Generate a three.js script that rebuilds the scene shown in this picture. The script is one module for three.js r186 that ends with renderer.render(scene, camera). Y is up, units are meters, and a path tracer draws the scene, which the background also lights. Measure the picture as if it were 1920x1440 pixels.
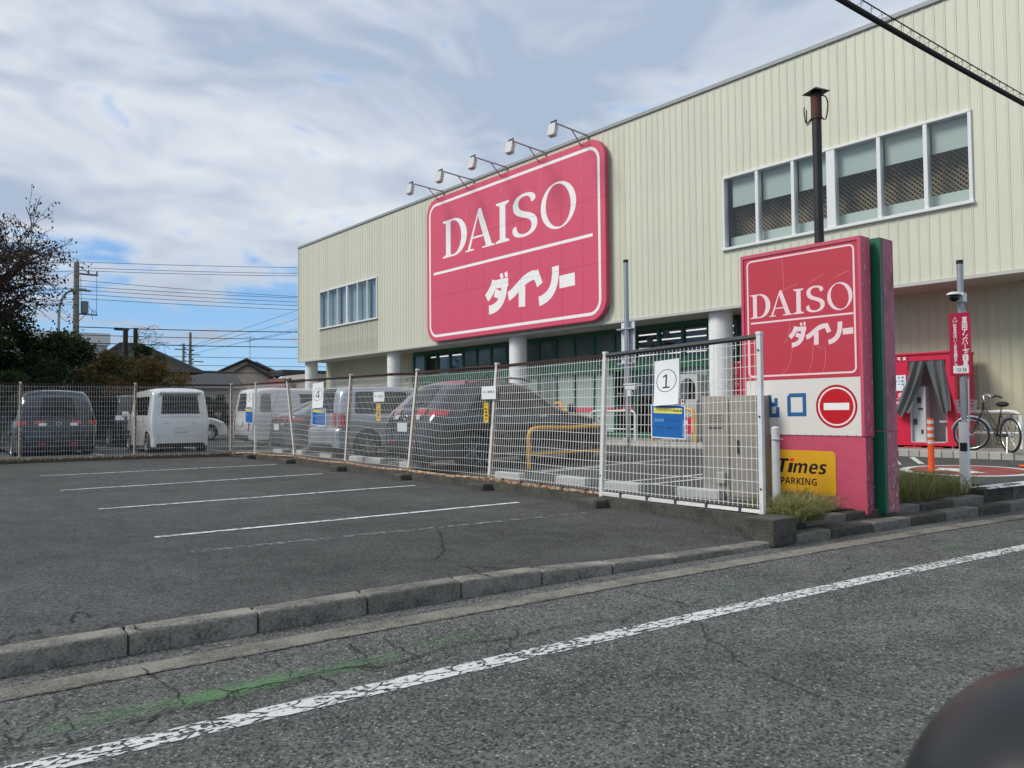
import * as THREE from 'three';
import { RoundedBoxGeometry } from 'three/addons/geometries/RoundedBoxGeometry.js';
import { RectAreaLightUniformsLib } from 'three/addons/lights/RectAreaLightUniformsLib.js';
import { mergeGeometries, mergeVertices, toCreasedNormals } from 'three/addons/utils/BufferGeometryUtils.js';

// ---------------------------------------------------------------- camera, sky, sun, exposure
const scene = new THREE.Scene();
const D2R = Math.PI / 180;
const camera = new THREE.PerspectiveCamera(51.88, 4 / 3, 0.05, 900);
camera.rotation.order = 'YXZ';
camera.position.set(0, 1.25, 0);
camera.rotation.set(2.03 * D2R, -39.5 * D2R, -0.5 * D2R);
camera.focus = 11; camera.userData.fStop = 8;
const renderer = new THREE.WebGLRenderer({ antialias: true });
renderer.toneMapping = THREE.LinearToneMapping;
renderer.toneMappingExposure = 1.0;
renderer.shadowMap.enabled = true;

function rng(a) { return () => { a |= 0; a = a + 0x6D2B79F5 | 0; let t = Math.imul(a ^ a >>> 15, 1 | a); t = t + Math.imul(t ^ t >>> 7, 61 | t) ^ t; return ((t ^ t >>> 14) >>> 0) / 4294967296; }; }
const NT = new Float32Array(65536); { const r = rng(7); for (let i = 0; i < 65536; i++) NT[i] = r(); }
const hash = (x, y) => NT[((x & 255) + (y & 255) * 256)];
function vn(x, y) { const xi = Math.floor(x), yi = Math.floor(y); let fx = x - xi, fy = y - yi; fx = fx * fx * (3 - 2 * fx); fy = fy * fy * (3 - 2 * fy);
  const a = hash(xi, yi), b = hash(xi + 1, yi), c = hash(xi, yi + 1), d = hash(xi + 1, yi + 1); return a + (b - a) * fx + (c - a) * fy + (a - b - c + d) * fx * fy; }
function fbm(x, y, o = 5) { let s = 0, a = .5, n = 0; for (let i = 0; i < o; i++) { s += a * vn(x, y); n += a; x = x * 2.03 + 17.3; y = y * 2.03 + 9.1; a *= .5; } return s / n; }
// periodic noise on a tile of p cells
function pn(x, y, p) { const xi = Math.floor(x), yi = Math.floor(y); let fx = x - xi, fy = y - yi; fx = fx * fx * (3 - 2 * fx); fy = fy * fy * (3 - 2 * fy);
  const m = (v) => ((v % p) + p) % p; const a = hash(m(xi), m(yi)), b = hash(m(xi + 1), m(yi)), c = hash(m(xi), m(yi + 1)), d = hash(m(xi + 1), m(yi + 1)); return a + (b - a) * fx + (c - a) * fy + (a - b - c + d) * fx * fy; }
const clamp = (v, a = 0, b = 1) => Math.min(b, Math.max(a, v));
const ss = (a, b, v) => { v = clamp((v - a) / (b - a)); return v * v * (3 - 2 * v); };
const lerp = (a, b, t) => a + (b - a) * t;

{ // a broken sheet of altocumulus whose far edge leaves clear air low over the horizon
  const W = 2048, H = 1024, data = new Float32Array(W * H * 4);
  for (let j = 0; j < H; j++) {
    const el = ((j + .5) / H - .5) * Math.PI, sy = Math.sin(el), cy = Math.cos(el), deg = el / D2R;
    for (let i = 0; i < W; i++) {
      const az = ((i + .5) / W - .5) * 2 * Math.PI, o = (j * W + i) * 4; let r, g, b;
      if (deg > -1) {
        const k = 1 / (Math.max(sy, 0) + .10), X = Math.cos(az) * cy * k * 1.15, Z = Math.sin(az) * cy * k * 1.15;
        const wx = fbm(X * 1.3 + 3, Z * 1.3 + 8, 4) - .5, wz = fbm(X * 1.3 + 31, Z * 1.3 + 2, 4) - .5;
        const a = X + wx * .55, c = Z + wz * .55;
        const big = fbm(a * .9 + 5, c * 1.1 + 1, 5), mid = fbm(a * 2.8 + 40, c * 3.3 + 11, 6), fine = fbm(a * 10 + 9, c * 11 + 70, 5);
        const t = ss(0, 16, deg);
        const br = lerp(.40, .15, t), bg = lerp(.66, .38, t), bb = lerp(.90, .82, t);
        const edge = 7.6 + (mid - .5) * 13 + (big - .5) * 12;
        let cov = ss(edge - 1.3, edge + 1.9, deg);
        cov *= 1 - .42 * ss(.60, .75, fine * .55 + mid * .45) * ss(9, 20, deg);
        const wisp = .8 * ss(.56, .74, fbm(X * .5 + 12, Z * 2.6, 4)) * ss(2.2, 4.5, deg);
        cov = Math.max(cov, wisp);
        const lum = clamp(.44 + (big - .5) * 1.6 + (mid - .5) * 1.7 + (fine - .5) * .8 * ss(8, 22, deg), 0, 1.1);
        const cr = lerp(.42, .76, lum), cg = lerp(.51, .81, lum), cb = lerp(.655, .87, lum);
        r = lerp(br, cr, cov); g = lerp(bg, cg, cov); b = lerp(bb, cb, cov);
      } else { r = .2; g = .2; b = .19; }
      data[o] = r; data[o + 1] = g; data[o + 2] = b; data[o + 3] = 1;
    }
  }
  const sky = new THREE.DataTexture(data, W, H, THREE.RGBAFormat, THREE.FloatType);
  sky.mapping = THREE.EquirectangularReflectionMapping; sky.magFilter = sky.minFilter = THREE.LinearFilter; sky.needsUpdate = true;
  scene.background = sky; scene.environment = sky;
}
const sun = new THREE.DirectionalLight(new THREE.Color(1, .955, .88), 2.6);
sun.position.set(-44, 52, -40); sun.target.position.set(8, 0, -14); sun.castShadow = true; sun.shadow.radius = 40;
Object.assign(sun.shadow.camera, { left: -50, right: 50, top: 50, bottom: -50, near: 1, far: 220 }); sun.shadow.mapSize.set(4096, 4096);
scene.add(sun, sun.target);

// ---------------------------------------------------------------- helpers
const V = (x, y, z) => new THREE.Vector3(x, y, z);
const taken = {};
function numbered(n) { if (!(n in taken)) { taken[n] = 0; return n; } taken[n]++; return n + '_' + String(taken[n]).padStart(3, '0'); }
function tag(o, label, category, group) { o.userData.label = label; o.userData.category = category; if (group) o.userData.group = group; return o; }
function thing(name, label, category, pos = [0, 0, 0], turn = 0, group) { const o = new THREE.Group(); o.name = numbered(name); o.position.set(...pos); o.rotation.y = turn; tag(o, label, category, group); scene.add(o); return o; }
function structure(name, pos = [0, 0, 0]) { const o = new THREE.Group(); o.name = numbered(name); o.position.set(...pos); o.userData.kind = 'structure'; scene.add(o); return o; }
function copy(o, label, pos, turn) { const c = o.clone(); c.name = numbered(o.name.replace(/_\d{3}$/, '')); c.userData = { ...o.userData }; if (label) c.userData.label = label; if (pos) c.position.set(...pos); if (turn !== undefined) c.rotation.y = turn; scene.add(c); return c; }
function uvMetres(g) { // box projection in metres
  const p = g.attributes.position, n = g.attributes.normal, uv = new Float32Array(p.count * 2);
  for (let i = 0; i < p.count; i++) { const ax = Math.abs(n.getX(i)), ay = Math.abs(n.getY(i)), az = Math.abs(n.getZ(i)); let u, v;
    if (ay >= ax && ay >= az) { u = p.getX(i); v = p.getZ(i); } else if (ax >= az) { u = p.getZ(i); v = p.getY(i); } else { u = p.getX(i); v = p.getY(i); }
    uv[i * 2] = u; uv[i * 2 + 1] = v; }
  g.setAttribute('uv', new THREE.BufferAttribute(uv, 2)); return g;
}
function flat(g) { const q = g.index ? g.toNonIndexed() : g; const r = new THREE.BufferGeometry(); r.setAttribute('position', q.attributes.position); if (!q.attributes.normal) q.computeVertexNormals(); r.setAttribute('normal', q.attributes.normal); if (q.attributes.uv) r.setAttribute('uv', q.attributes.uv); return r; }
function merge(gs) { gs = (Array.isArray(gs) ? gs : [gs]).flat(3).map(flat); gs.forEach((g) => { if (!g.attributes.uv) uvMetres(g); }); return gs.length === 1 ? gs[0] : mergeGeometries(gs); }
function part(name, gs, mat, parent, o = {}) { let g = merge(gs); if (!o.keepUV) uvMetres(g); const m = new THREE.Mesh(g, mat); m.name = parent ? name : numbered(name); m.castShadow = m.receiveShadow = true; if (o.stuff) m.userData.kind = 'stuff'; if (o.label) m.userData.label = o.label; (parent || scene).add(m); return m; }
function mesh(name, g, mat, parent) { const m = new THREE.Mesh(g, mat); m.name = name; m.castShadow = m.receiveShadow = true; parent.add(m); return m; }
const box = (w, h, d, x = 0, y = 0, z = 0) => new THREE.BoxGeometry(w, h, d).translate(x, y, z);
const bx = (x0, x1, y0, y1, z0, z1) => box(x1 - x0, y1 - y0, z1 - z0, (x0 + x1) / 2, (y0 + y1) / 2, (z0 + z1) / 2);
const rb = (x0, x1, y0, y1, z0, z1, r = .01, s = 2) => new RoundedBoxGeometry(x1 - x0, y1 - y0, z1 - z0, s, Math.min(r, (x1 - x0) / 2.01, (y1 - y0) / 2.01, (z1 - z0) / 2.01)).translate((x0 + x1) / 2, (y0 + y1) / 2, (z0 + z1) / 2);
const cyl = (r0, r1, h, x, y, z, s = 16) => new THREE.CylinderGeometry(r1, r0, h, s).translate(x, y + h / 2, z);
const UP = V(0, 1, 0);
function bar(a, b, r, s = 6, r2) { a = a.isVector3 ? a : V(...a); b = b.isVector3 ? b : V(...b); const d = b.clone().sub(a), l = d.length(); const g = new THREE.CylinderGeometry(r2 ?? r, r, l, s, 1, false); g.applyQuaternion(new THREE.Quaternion().setFromUnitVectors(UP, d.normalize())); return g.translate((a.x + b.x) / 2, (a.y + b.y) / 2, (a.z + b.z) / 2); }
function tube(pts, r, n = 24, s = 6, tension) { const c = new THREE.CatmullRomCurve3(pts.map((p) => p.isVector3 ? p : V(...p)), false, tension === undefined ? 'centripetal' : 'catmullrom', tension ?? .5); return new THREE.TubeGeometry(c, n, r, s, false); }
function quad(a, b, c, d) { const g = new THREE.BufferGeometry(); g.setAttribute('position', new THREE.Float32BufferAttribute([...a, ...b, ...c, ...a, ...c, ...d], 3)); g.computeVertexNormals(); return g; }
function shapeOf(pts) { const s = new THREE.Shape(); pts.forEach((p, i) => i ? s.lineTo(p[0], p[1]) : s.moveTo(p[0], p[1])); return s; }
function rrect(w, h, r) { const s = new THREE.Shape(); s.moveTo(r, 0); s.lineTo(w - r, 0); s.absarc(w - r, r, r, -Math.PI / 2, 0); s.lineTo(w, h - r); s.absarc(w - r, h - r, r, 0, Math.PI / 2); s.lineTo(r, h); s.absarc(r, h - r, r, Math.PI / 2, Math.PI); s.lineTo(0, r); s.absarc(r, r, r, Math.PI, Math.PI * 1.5); return s; }
const extrude = (s, d, bevel = 0) => new THREE.ExtrudeGeometry(s, { depth: d, bevelEnabled: bevel > 0, bevelSize: bevel, bevelThickness: bevel, bevelSegments: 2, curveSegments: 8 });
// a ribbon on the ground between two curves z = a(x), z = b(x)
function ribbon(x0, x1, n, fa, fb, fy, m = 1) { const pos = [], idx = []; for (let i = 0; i <= n; i++) { const x = lerp(x0, x1, i / n); for (let j = 0; j <= m; j++) { const z = lerp(fa(x), fb(x), j / m); pos.push(x, fy(x, z), z); } }
  for (let i = 0; i < n; i++) for (let j = 0; j < m; j++) { const a = i * (m + 1) + j, b = a + m + 1; idx.push(a, a + 1, b, b, a + 1, b + 1); }
  const g = new THREE.BufferGeometry(); g.setAttribute('position', new THREE.Float32BufferAttribute(pos, 3)); g.setIndex(idx); g.computeVertexNormals(); if (g.attributes.normal.getY(0) < 0) { for (let i = 0; i < idx.length; i += 3) { const t = idx[i]; idx[i] = idx[i + 1]; idx[i + 1] = t; } g.setIndex(idx); g.computeVertexNormals(); } return g; }

// ---------------------------------------------------------------- textures and materials
function tex(W, H, fn, srgb, repeat = 1) { const d = new Uint8Array(W * H * 4); for (let j = 0; j < H; j++) for (let i = 0; i < W; i++) { const c = fn(i / W, j / H, i, j), o = (j * W + i) * 4; if (typeof c === 'number') { d[o] = d[o + 1] = d[o + 2] = clamp(c) * 255; } else { d[o] = clamp(c[0]) * 255; d[o + 1] = clamp(c[1]) * 255; d[o + 2] = clamp(c[2]) * 255; } d[o + 3] = 255; }
  const t = new THREE.DataTexture(d, W, H); t.wrapS = t.wrapT = THREE.RepeatWrapping; t.magFilter = THREE.LinearFilter; t.minFilter = THREE.LinearMipmapLinearFilter; t.generateMipmaps = true; if (srgb) t.colorSpace = THREE.SRGBColorSpace; t.repeat.set(...(Array.isArray(repeat) ? repeat : [repeat, repeat])); t.needsUpdate = true; return t; }
function canvas(W, H, fn) { const c = document.createElement('canvas'); c.width = W; c.height = H; const x = c.getContext('2d'); fn(x, W, H); const t = new THREE.CanvasTexture(c); t.colorSpace = THREE.SRGBColorSpace; t.anisotropy = 8; return t; }
const toS = (l) => l <= .0031308 ? l * 12.92 : 1.055 * Math.pow(l, 1 / 2.4) - .055;
const lin = (r, g, b) => new THREE.Color().setRGB(r, g, b);
const std = (c, rough = .6, o = {}) => new THREE.MeshStandardMaterial({ color: Array.isArray(c) ? lin(...c) : c, roughness: rough, ...o });
// grain texture: multiplies a base colour
function grainTex(size, seed, amp, cells, o = {}) { const r = rng(seed); return tex(size, size, (u, v) => { let n = 0; for (const [c, a] of cells) n += (pn(u * c + seed, v * c, c) - .5) * a; n += (r() - .5) * (o.white ?? .1); const k = clamp(1 - amp * .5 + n * amp, 0, 1); return [toS(k), toS(k * (o.g ?? 1)), toS(k * (o.b ?? 1))]; }, true, o.repeat ?? 1); }
// asphalt: bitumen with chips of stone
function asphalt(seed, base, chip, dens) {
  const S = 1024, r = rng(seed), A = new Float32Array(S * S), B = new Float32Array(S * S);
  for (let j = 0; j < S; j++) for (let i = 0; i < S; i++) { const u = i / S, v = j / S; A[j * S + i] = .55 + .5 * pn(u * 128, v * 128, 128) + .35 * (pn(u * 16, v * 16, 16) - .5) + .25 * (pn(u * 5, v * 5, 5) - .5) + (r() - .5) * .55; B[j * S + i] = .45 + .3 * pn(u * 200, v * 200, 200); }
  const n = dens; for (let k = 0; k < n; k++) { const cx = r() * S | 0, cy = r() * S | 0, q = r(), rad = .6 + q * q * 1.7, br = chip * (.35 + r() * r() * 1.5), hh = r() * .35; const R = Math.ceil(rad); for (let y = -R; y <= R; y++) for (let x = -R; x <= R; x++) if (x * x + y * y * (.6 + q) <= rad * rad) { const o = ((cy + y + S) % S) * S + (cx + x + S) % S; A[o] = br; B[o] = .65 + hh; } }
  for (let k = 0; k < n * .5; k++) { const cx = r() * S | 0, cy = r() * S | 0, R = 1 + (r() * 2 | 0); for (let y = -R; y <= R; y++) for (let x = -R; x <= R; x++) { const o = ((cy + y + S) % S) * S + (cx + x + S) % S; A[o] *= .45; B[o] *= .4; } }
  const map = tex(S, S, (u, v, i, j) => { const a = A[j * S + i] * base; return [toS(a * .98), toS(a), toS(a * .94)]; }, true, 1 / 2.6), bump = tex(S, S, (u, v, i, j) => B[j * S + i], false, 1 / 2.6);
  return new THREE.MeshStandardMaterial({ map, bumpMap: bump, bumpScale: .006, roughness: .88, vertexColors: true });
}
function mottle(g, f, col = [1, 1, 1]) { const p = g.attributes.position, c = new Float32Array(p.count * 3); for (let i = 0; i < p.count; i++) { const k = f(p.getX(i), p.getY(i), p.getZ(i)); const a = Array.isArray(k) ? k : [k, k, k]; c[i * 3] = a[0] * col[0]; c[i * 3 + 1] = a[1] * col[1]; c[i * 3 + 2] = a[2] * col[2]; } g.setAttribute('color', new THREE.BufferAttribute(c, 3)); return g; }
const roadMat = asphalt(11, .130, 2.5, 42000), lotMat = asphalt(23, .074, 2.1, 26000), storeLotMat = asphalt(37, .09, 2.0, 26000);
const grainA = grainTex(512, 3, .16, [[6, .5], [24, .6], [90, .6]], { white: .35 });
const grainB = grainTex(512, 5, .5, [[4, .8], [12, .6], [60, .8], [150, .8]], { white: .5, g: .985, b: .96 });
const bumpA = tex(512, 512, (u, v) => .5 * pn(u * 64, v * 64, 64) + .5 * pn(u * 160, v * 160, 160), false, 1.6);
const rep = (t, x, y = x) => { const c = t.clone(); c.repeat.set(x, y); c.needsUpdate = true; return c; };
const gB2 = rep(grainB, 1.2), gA05 = rep(grainA, .5), gA3 = rep(grainA, 3);
const M = {
  kerb: std([.30, .285, .255], .92, { map: gB2, bumpMap: bumpA, bumpScale: .008 }),
  darkConc: std([.10, .093, .078], .95, { map: gB2, bumpMap: bumpA, bumpScale: .01 }),
  gutter: std([.25, .235, .20], .93, { map: gB2, bumpMap: bumpA, bumpScale: .006 }),
  conc: std([.42, .41, .38], .9, { map: gB2, bumpMap: bumpA, bumpScale: .004 }),
  stop: std([.56, .56, .54], .85, { map: gA3 }),
  paintW: std([.74, .74, .72], .7, { map: gA3 }),
  wire: std([.78, .77, .73], .5), railW: std([.76, .76, .73], .45, { map: gA3 }),
  galv: std([.42, .44, .46], .42, { metalness: .55, map: gA3 }),
  black: std([.012, .012, .013], .5), blackGloss: std([.01, .01, .011], .25), cable: std([.012, .012, .013], .65),
  white: std([.78, .78, .76], .5, { map: gA3 }), whiteFrame: std([.74, .75, .75], .4),
  green: std([.012, .10, .055], .4), yellow: std([.72, .36, .02], .38), yellowBright: std([.8, .62, .03], .5),
  beigeBox: std([.36, .33, .275], .5, { map: gA05 }), red: std([.62, .012, .05], .35), redDark: std([.5, .015, .045], .5),
  pink: std([.62, .088, .15], .42, { map: rep(grainA, .7) }), orange: std([.85, .10, .012], .5), silverTape: std([.6, .6, .58], .35),
  grey: std([.42, .43, .43], .5), dark: std([.05, .05, .052], .7), rubber: std([.018, .018, .019], .8), chrome: std([.7, .7, .72], .18, { metalness: 1 }),
  glassClear: new THREE.MeshPhysicalMaterial({ color: lin(.92, .95, .94), roughness: .02, transmission: 1, thickness: 0, ior: 1.45 }),
  poleConc: std([.27, .25, .20], .9, { map: gB2 }),
};
const rustMap = tex(512, 512, (u, v) => { const n = .45 * pn(u * 14, v * 14, 14) + .55 * pn(u * 60, v * 60, 60), q = pn(u * 110, v * 110, 110); const w = ss(.42, .66, n); const a = [.42 + .16 * q, .27 + .09 * q, .17 + .06 * q], b = [.74, .69, .58]; return [lerp(a[0], b[0], w), lerp(a[1], b[1], w), lerp(a[2], b[2], w)]; }, true, 1.5);
const rustDarkMap = tex(256, 256, (u, v) => { const q = pn(u * 40, v * 40, 40), n = pn(u * 7, v * 7, 7); return [.17 + .2 * q * n, .11 + .10 * q * n, .085 + .06 * q * n]; }, true, 2);
M.rust = std('#ffffff', .8, { map: rustMap }); M.rustDark = std('#ffffff', .85, { map: rustDarkMap });

// ---------------------------------------------------------------- ground
const zk = (x) => x < -4 ? -4.686 + .018 * (x + 4) : x < 14 ? -4.55 + .05 * x + .004 * x * x : -3.066 + .162 * (x - 14);   // face of the kerb
const zl = (x) => x < -4 ? -3.496 + .028 * (x + 4) : x < 14 ? -3.32 + .06 * x + .004 * x * x : -1.696 + .172 * (x - 14);    // edge line
const yL = (x) => x < 8 ? .2 : .2 + .0173 * (x - 8);                                                                     // store car park, rising to the store
const POST = [[6.69, .27, -4.35, 6.69, 1.96, -4.35], [6.84, .27, -6.63, 6.84, 1.91, -6.54], [7.14, .27, -9.2, 7.14, 1.91, -9.0], [7.22, .27, -11.55, 7.22, 1.92, -11.26], [7.42, .27, -14.21, 7.42, 1.96, -13.98], [7.71, .27, -17.22, 7.71, 2.0, -17.64], [7.85, .25, -19.96, 7.85, 2.03, -19.91], [7.73, .2, -21.35, 7.75, 2.04, -21.38]];
const LPOST = [[7.73, .2, -21.35, 7.73, 2.04, -21.35], [5.46, .2, -21.95, 5.46, 2.04, -21.95], [2.97, .2, -22.35, 2.97, 2.04, -22.35], [.5, .2, -22.75, .5, 2.04, -22.75], [-1.95, .2, -23.15, -1.95, 2.04, -23.15]];
function poly(pts, y) { const g = new THREE.ShapeGeometry(shapeOf(pts.map(([x, z]) => [x, -z]))); g.rotateX(-Math.PI / 2); return g.translate(0, y, 0); }
{ const g = new THREE.PlaneGeometry(1600, 1600).rotateX(-Math.PI / 2).translate(0, -.06, 0); const o = structure('ground'); part('soil_sheet', g, std([.14, .135, .12], .95, { map: rep(grainB, .05) }), o); }
{ // road
  const o = structure('road'); const fy = () => 0;
  const gs = [ribbon(-60, -2, 60, zk, () => 7, fy, 6), ribbon(-2, 14, 260, zk, () => 1.5, fy, 90), ribbon(-2, 14, 20, () => 1.5, () => 7, fy, 2), ribbon(14, 80, 60, zk, () => 14, fy, 10)];
  gs.forEach((g) => { uvMetres(g); mottle(g, (x, y, z) => { const old = ss(zl(x) + .1, zl(x) - .05, z); const k = .90 + .28 * (fbm(x * .9, z * .9, 4) - .5) + .22 * (fbm(x * 5, z * 5 + 9, 3) - .5); const w = old * (.12 * (fbm(x * 2 + 4, z * 6, 3) - .3)); return [k * (1 + w), k * (1 + w * .9), k * (.99 + w * .5)]; }); });
  gs.forEach((g, i) => { const m = new THREE.Mesh(g, roadMat); m.name = 'asphalt_sheet'; m.receiveShadow = true; m.castShadow = true; o.add(m); });
  const gut = ribbon(-40, 30, 280, (x) => zk(x) + .19 + .02 * fbm(x * 3, 1, 3), (x) => zk(x) + .385 + .03 * fbm(x * 4, 8, 3), () => .004, 1); part('gutter_strip', gut, M.gutter, o);
  // worn white edge line, broken by cracks into flakes
  const LW = 2048, LH = 64, aT = tex(LW, LH, (u, v) => { const X = u * 32, Y = v * 1.7; let f1 = 9, f2 = 9; const xi = Math.floor(X), yi = Math.floor(Y); for (let a = -1; a <= 1; a++) for (let b = -1; b <= 1; b++) { const cx = (xi + a + 32) % 32, cy = yi + b; const dx = xi + a + .1 + .8 * hash(cx, cy + 40) - X - .22 * (vn(X * 2, Y * 2) - .5), dy = yi + b + .15 + .7 * hash(cx + 99, cy + 7) - Y; const d = Math.hypot(dx, dy); if (d < f1) { f2 = f1; f1 = d; } else if (d < f2) f2 = d; }
    const crack = ss(.04, .08, f2 - f1 + .03 * (vn(X * 9, Y * 9) - .5)); const wear = fbm(u * 220, v * 10, 4) + .25 * (fbm(u * 26, 3, 3) - .5) + .12 * (pn(u * 900, v * 40, 900) - .5); const e = ss(0, .05, v + .05 * (fbm(u * 150, 5, 3) - .6)) * ss(1, .93, v + .09 * (fbm(u * 150, 50, 3) - .5)); return crack * ss(.615, .565, wear) * e; }, false, 1);
  const lineM = new THREE.MeshStandardMaterial({ color: lin(.66, .66, .64), map: gA3, roughness: .7, alphaMap: aT, transparent: true });
  [[-5.6, .4], [.4, 6.4], [6.4, 12.4], [12.4, 18.4]].forEach(([a, b], k) => { const g = ribbon(a, b, 40, (x) => zl(x) - .075, (x) => zl(x) + .075, () => .004, 1); const p = g.attributes.position, uv = []; for (let i = 0; i < p.count; i++) uv.push((p.getX(i) - a) / (b - a), i % 2); g.setAttribute('uv', new THREE.Float32BufferAttribute(uv, 2)); part('edge_line', g, lineM, o, { keepUV: true }); });
  // remains of a green painted lane strip
  const spots = [[1.35, -3.62, .5, .12, .95], [1.95, -3.58, .55, .14, .72], [.85, -3.64, .5, .15, .62], [2.5, -3.64, .5, .15, .55], [.4, -3.7, .8, .25, .42], [3.2, -3.45, .8, .16, .40], [4.7, -3.35, 1.1, .2, .44], [6.4, -3.25, 1.0, .2, .40], [7.6, -3.02, .8, .13, .58], [9.5, -2.8, 1.4, .2, .42], [-.7, -3.7, 1, .25, .42]];
  const r = rng(91), gx0 = -1.5, gx1 = 11.5, gT = tex(2048, 256, (u, v) => { const x = lerp(gx0, gx1, u), z = zk(x) + .36 + v * (zl(x) - .09 - zk(x) - .36); let d = 0; for (const s of spots) d = Math.max(d, s[4] * Math.exp(-(((x - s[0]) / s[2]) ** 2) - ((z - s[1]) / s[3]) ** 2)); const n = .55 * r() + .3 * vn(u * 900, v * 110) + .45 * fbm(x * 5, z * 9, 4); return ss(.42, .95, d * .95 + (n - .62) * .8) * .85 * ss(.02, .12, d); }, false, 1);
  const g = ribbon(gx0, gx1, 60, (x) => zk(x) + .40, (x) => zl(x) - .09, () => .006, 1), p = g.attributes.position, uv = []; for (let i = 0; i < p.count; i++) uv.push((p.getX(i) - gx0) / (gx1 - gx0), i % 2); g.setAttribute('uv', new THREE.Float32BufferAttribute(uv, 2));
  part('green_paint', g, new THREE.MeshStandardMaterial({ color: lin(.11, .23, .10), roughness: .85, alphaMap: gT, transparent: true }), o, { keepUV: true });
  const crackM = std([.012, .012, .012], 1), rc = rng(5);
  const crack = (pts, w, y) => { const P = []; for (let i = 0; i < pts.length - 1; i++) { const [a, b] = pts[i], [c, d] = pts[i + 1], l = Math.hypot(c - a, d - b), n = Math.max(2, Math.round(l / .035)); for (let k = 0; k < n; k++) { const t = k / n; P.push([lerp(a, c, t) + (rc() - .5) * .028, lerp(b, d, t) + (rc() - .5) * .028]); } } P.push(pts.at(-1));
    const pos = [], idx = []; P.forEach(([x, z], i) => { const q = P[Math.min(i + 1, P.length - 1)], s = P[Math.max(i - 1, 0)]; let nx = -(q[1] - s[1]), nz = q[0] - s[0]; const l = Math.hypot(nx, nz) || 1; const ww = w * (.25 + rc()) * (i === 0 || i === P.length - 1 ? .1 : 1); nx *= ww / l; nz *= ww / l; const yy = typeof y === 'function' ? y(x, z) : y; pos.push(x + nx, yy, z + nz, x - nx, yy, z - nz); if (i) { const a = (i - 1) * 2; idx.push(a, a + 2, a + 1, a + 1, a + 2, a + 3); } });
    const g = new THREE.BufferGeometry(); g.setAttribute('position', new THREE.Float32BufferAttribute(pos, 3)); g.setIndex(idx); g.computeVertexNormals(); return g; };
const ROADCR = [[[0.438,-3.533],[0.626,-3.428],[0.781,-3.489],[1.026,-3.519],[1.186,-3.467],[1.317,-3.571],[1.575,-3.551],[1.721,-3.569],[1.979,-3.500]],[[0.704,-4.038],[0.679,-3.935],[0.616,-3.816],[0.445,-3.538],[0.404,-3.400]],[[1.086,-4.199],[1.095,-3.968],[1.119,-3.809],[1.093,-3.638],[1.097,-3.544]],[[0.476,-3.909],[0.449,-3.651],[0.456,-3.528]],[[0.672,-3.768],[0.672,-3.608],[0.623,-3.431]],[[0.870,-3.386],[0.945,-3.505],[1.052,-3.554]],[[1.144,-3.389],[1.212,-3.445],[1.275,-3.481],[1.317,-3.571],[1.254,-3.692]],[[1.622,-3.892],[1.619,-3.696],[1.582,-3.545]],[[2.048,-3.918],[2.020,-3.714],[1.994,-3.567]],[[1.275,-3.481],[1.387,-3.478],[1.528,-3.488],[1.696,-3.517],[1.716,-3.359]],[[1.829,-3.547],[1.992,-3.442],[2.222,-3.452],[2.403,-3.501],[2.661,-3.453],[2.792,-3.408],[3.200,-3.398]],[[2.267,-3.916],[2.241,-3.753],[2.216,-3.601],[2.222,-3.452]],[[2.797,-3.806],[2.728,-3.608],[2.661,-3.453]],[[1.923,-3.239],[2.101,-3.347],[2.216,-3.359],[2.448,-3.398]],[[2.053,-3.918],[2.018,-3.732],[1.966,-3.616],[1.972,-3.460]],[[4.103,-3.796],[4.098,-3.511],[4.091,-3.381],[4.132,-3.279]],[[3.343,-3.168],[3.684,-3.304],[4.034,-3.365]],[[2.633,-3.322],[2.622,-3.246],[2.792,-3.408],[2.982,-3.538]],[[3.014,-3.261],[3.123,-3.362],[3.394,-3.334],[3.555,-3.247]],[[3.779,-2.878],[3.597,-2.714],[3.504,-2.505],[3.395,-2.380],[3.341,-2.263],[3.260,-2.001],[3.235,-1.889],[3.206,-1.726]],[[6.486,-3.552],[6.453,-3.391],[6.338,-3.195]],[[5.756,-3.076],[6.107,-3.178],[6.385,-3.152]],[[4.008,-3.236],[4.120,-3.276],[4.157,-3.388]],[[4.027,-3.219],[4.294,-3.267],[4.508,-3.152]]];
const LOTCR = [[[4.284,-6.354],[4.071,-5.950],[3.841,-5.628],[3.705,-5.389],[3.423,-5.103]],[[0.545,-4.642],[0.635,-4.834],[0.727,-4.802],[0.755,-4.875]],[[0.801,-4.937],[0.886,-4.889],[0.985,-5.165],[1.032,-4.950]],[[0.960,-4.646],[1.072,-4.725],[1.109,-4.719]],[[3.391,-4.838],[3.650,-4.511],[3.895,-4.384],[4.095,-4.203],[4.299,-4.065]],[[3.472,-4.765],[3.353,-4.429],[3.400,-4.304]],[[1.147,-4.633],[1.148,-4.481],[1.311,-4.437]]];
  ROADCR.forEach((c) => part('crack', crack(c, c === ROADCR[0] || c === ROADCR[10] ? .006 : .004, .008), crackM, o));
  part('crack', crack(Array.from({ length: 40 }, (_, i) => { const x = -1 + i * .35; return [x, zk(x) + .395]; }), .004, .008), crackM, o);

  // front car park: asphalt a little above the road, dipping to the dropped kerb
  const q = structure('parking_lot'); const hk = (x) => lerp(.12, .05, ss(3.2, 5.6, x));
  const fl = (x, z) => { const e = zk(x) - .15; return lerp(hk(x) - .004, .12, ss(e - .1, e - 1.5, z)) + .01 * (fbm(x * .5, z * .5, 2) - .5) * ss(e - .2, e - 2, z); };
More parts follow.
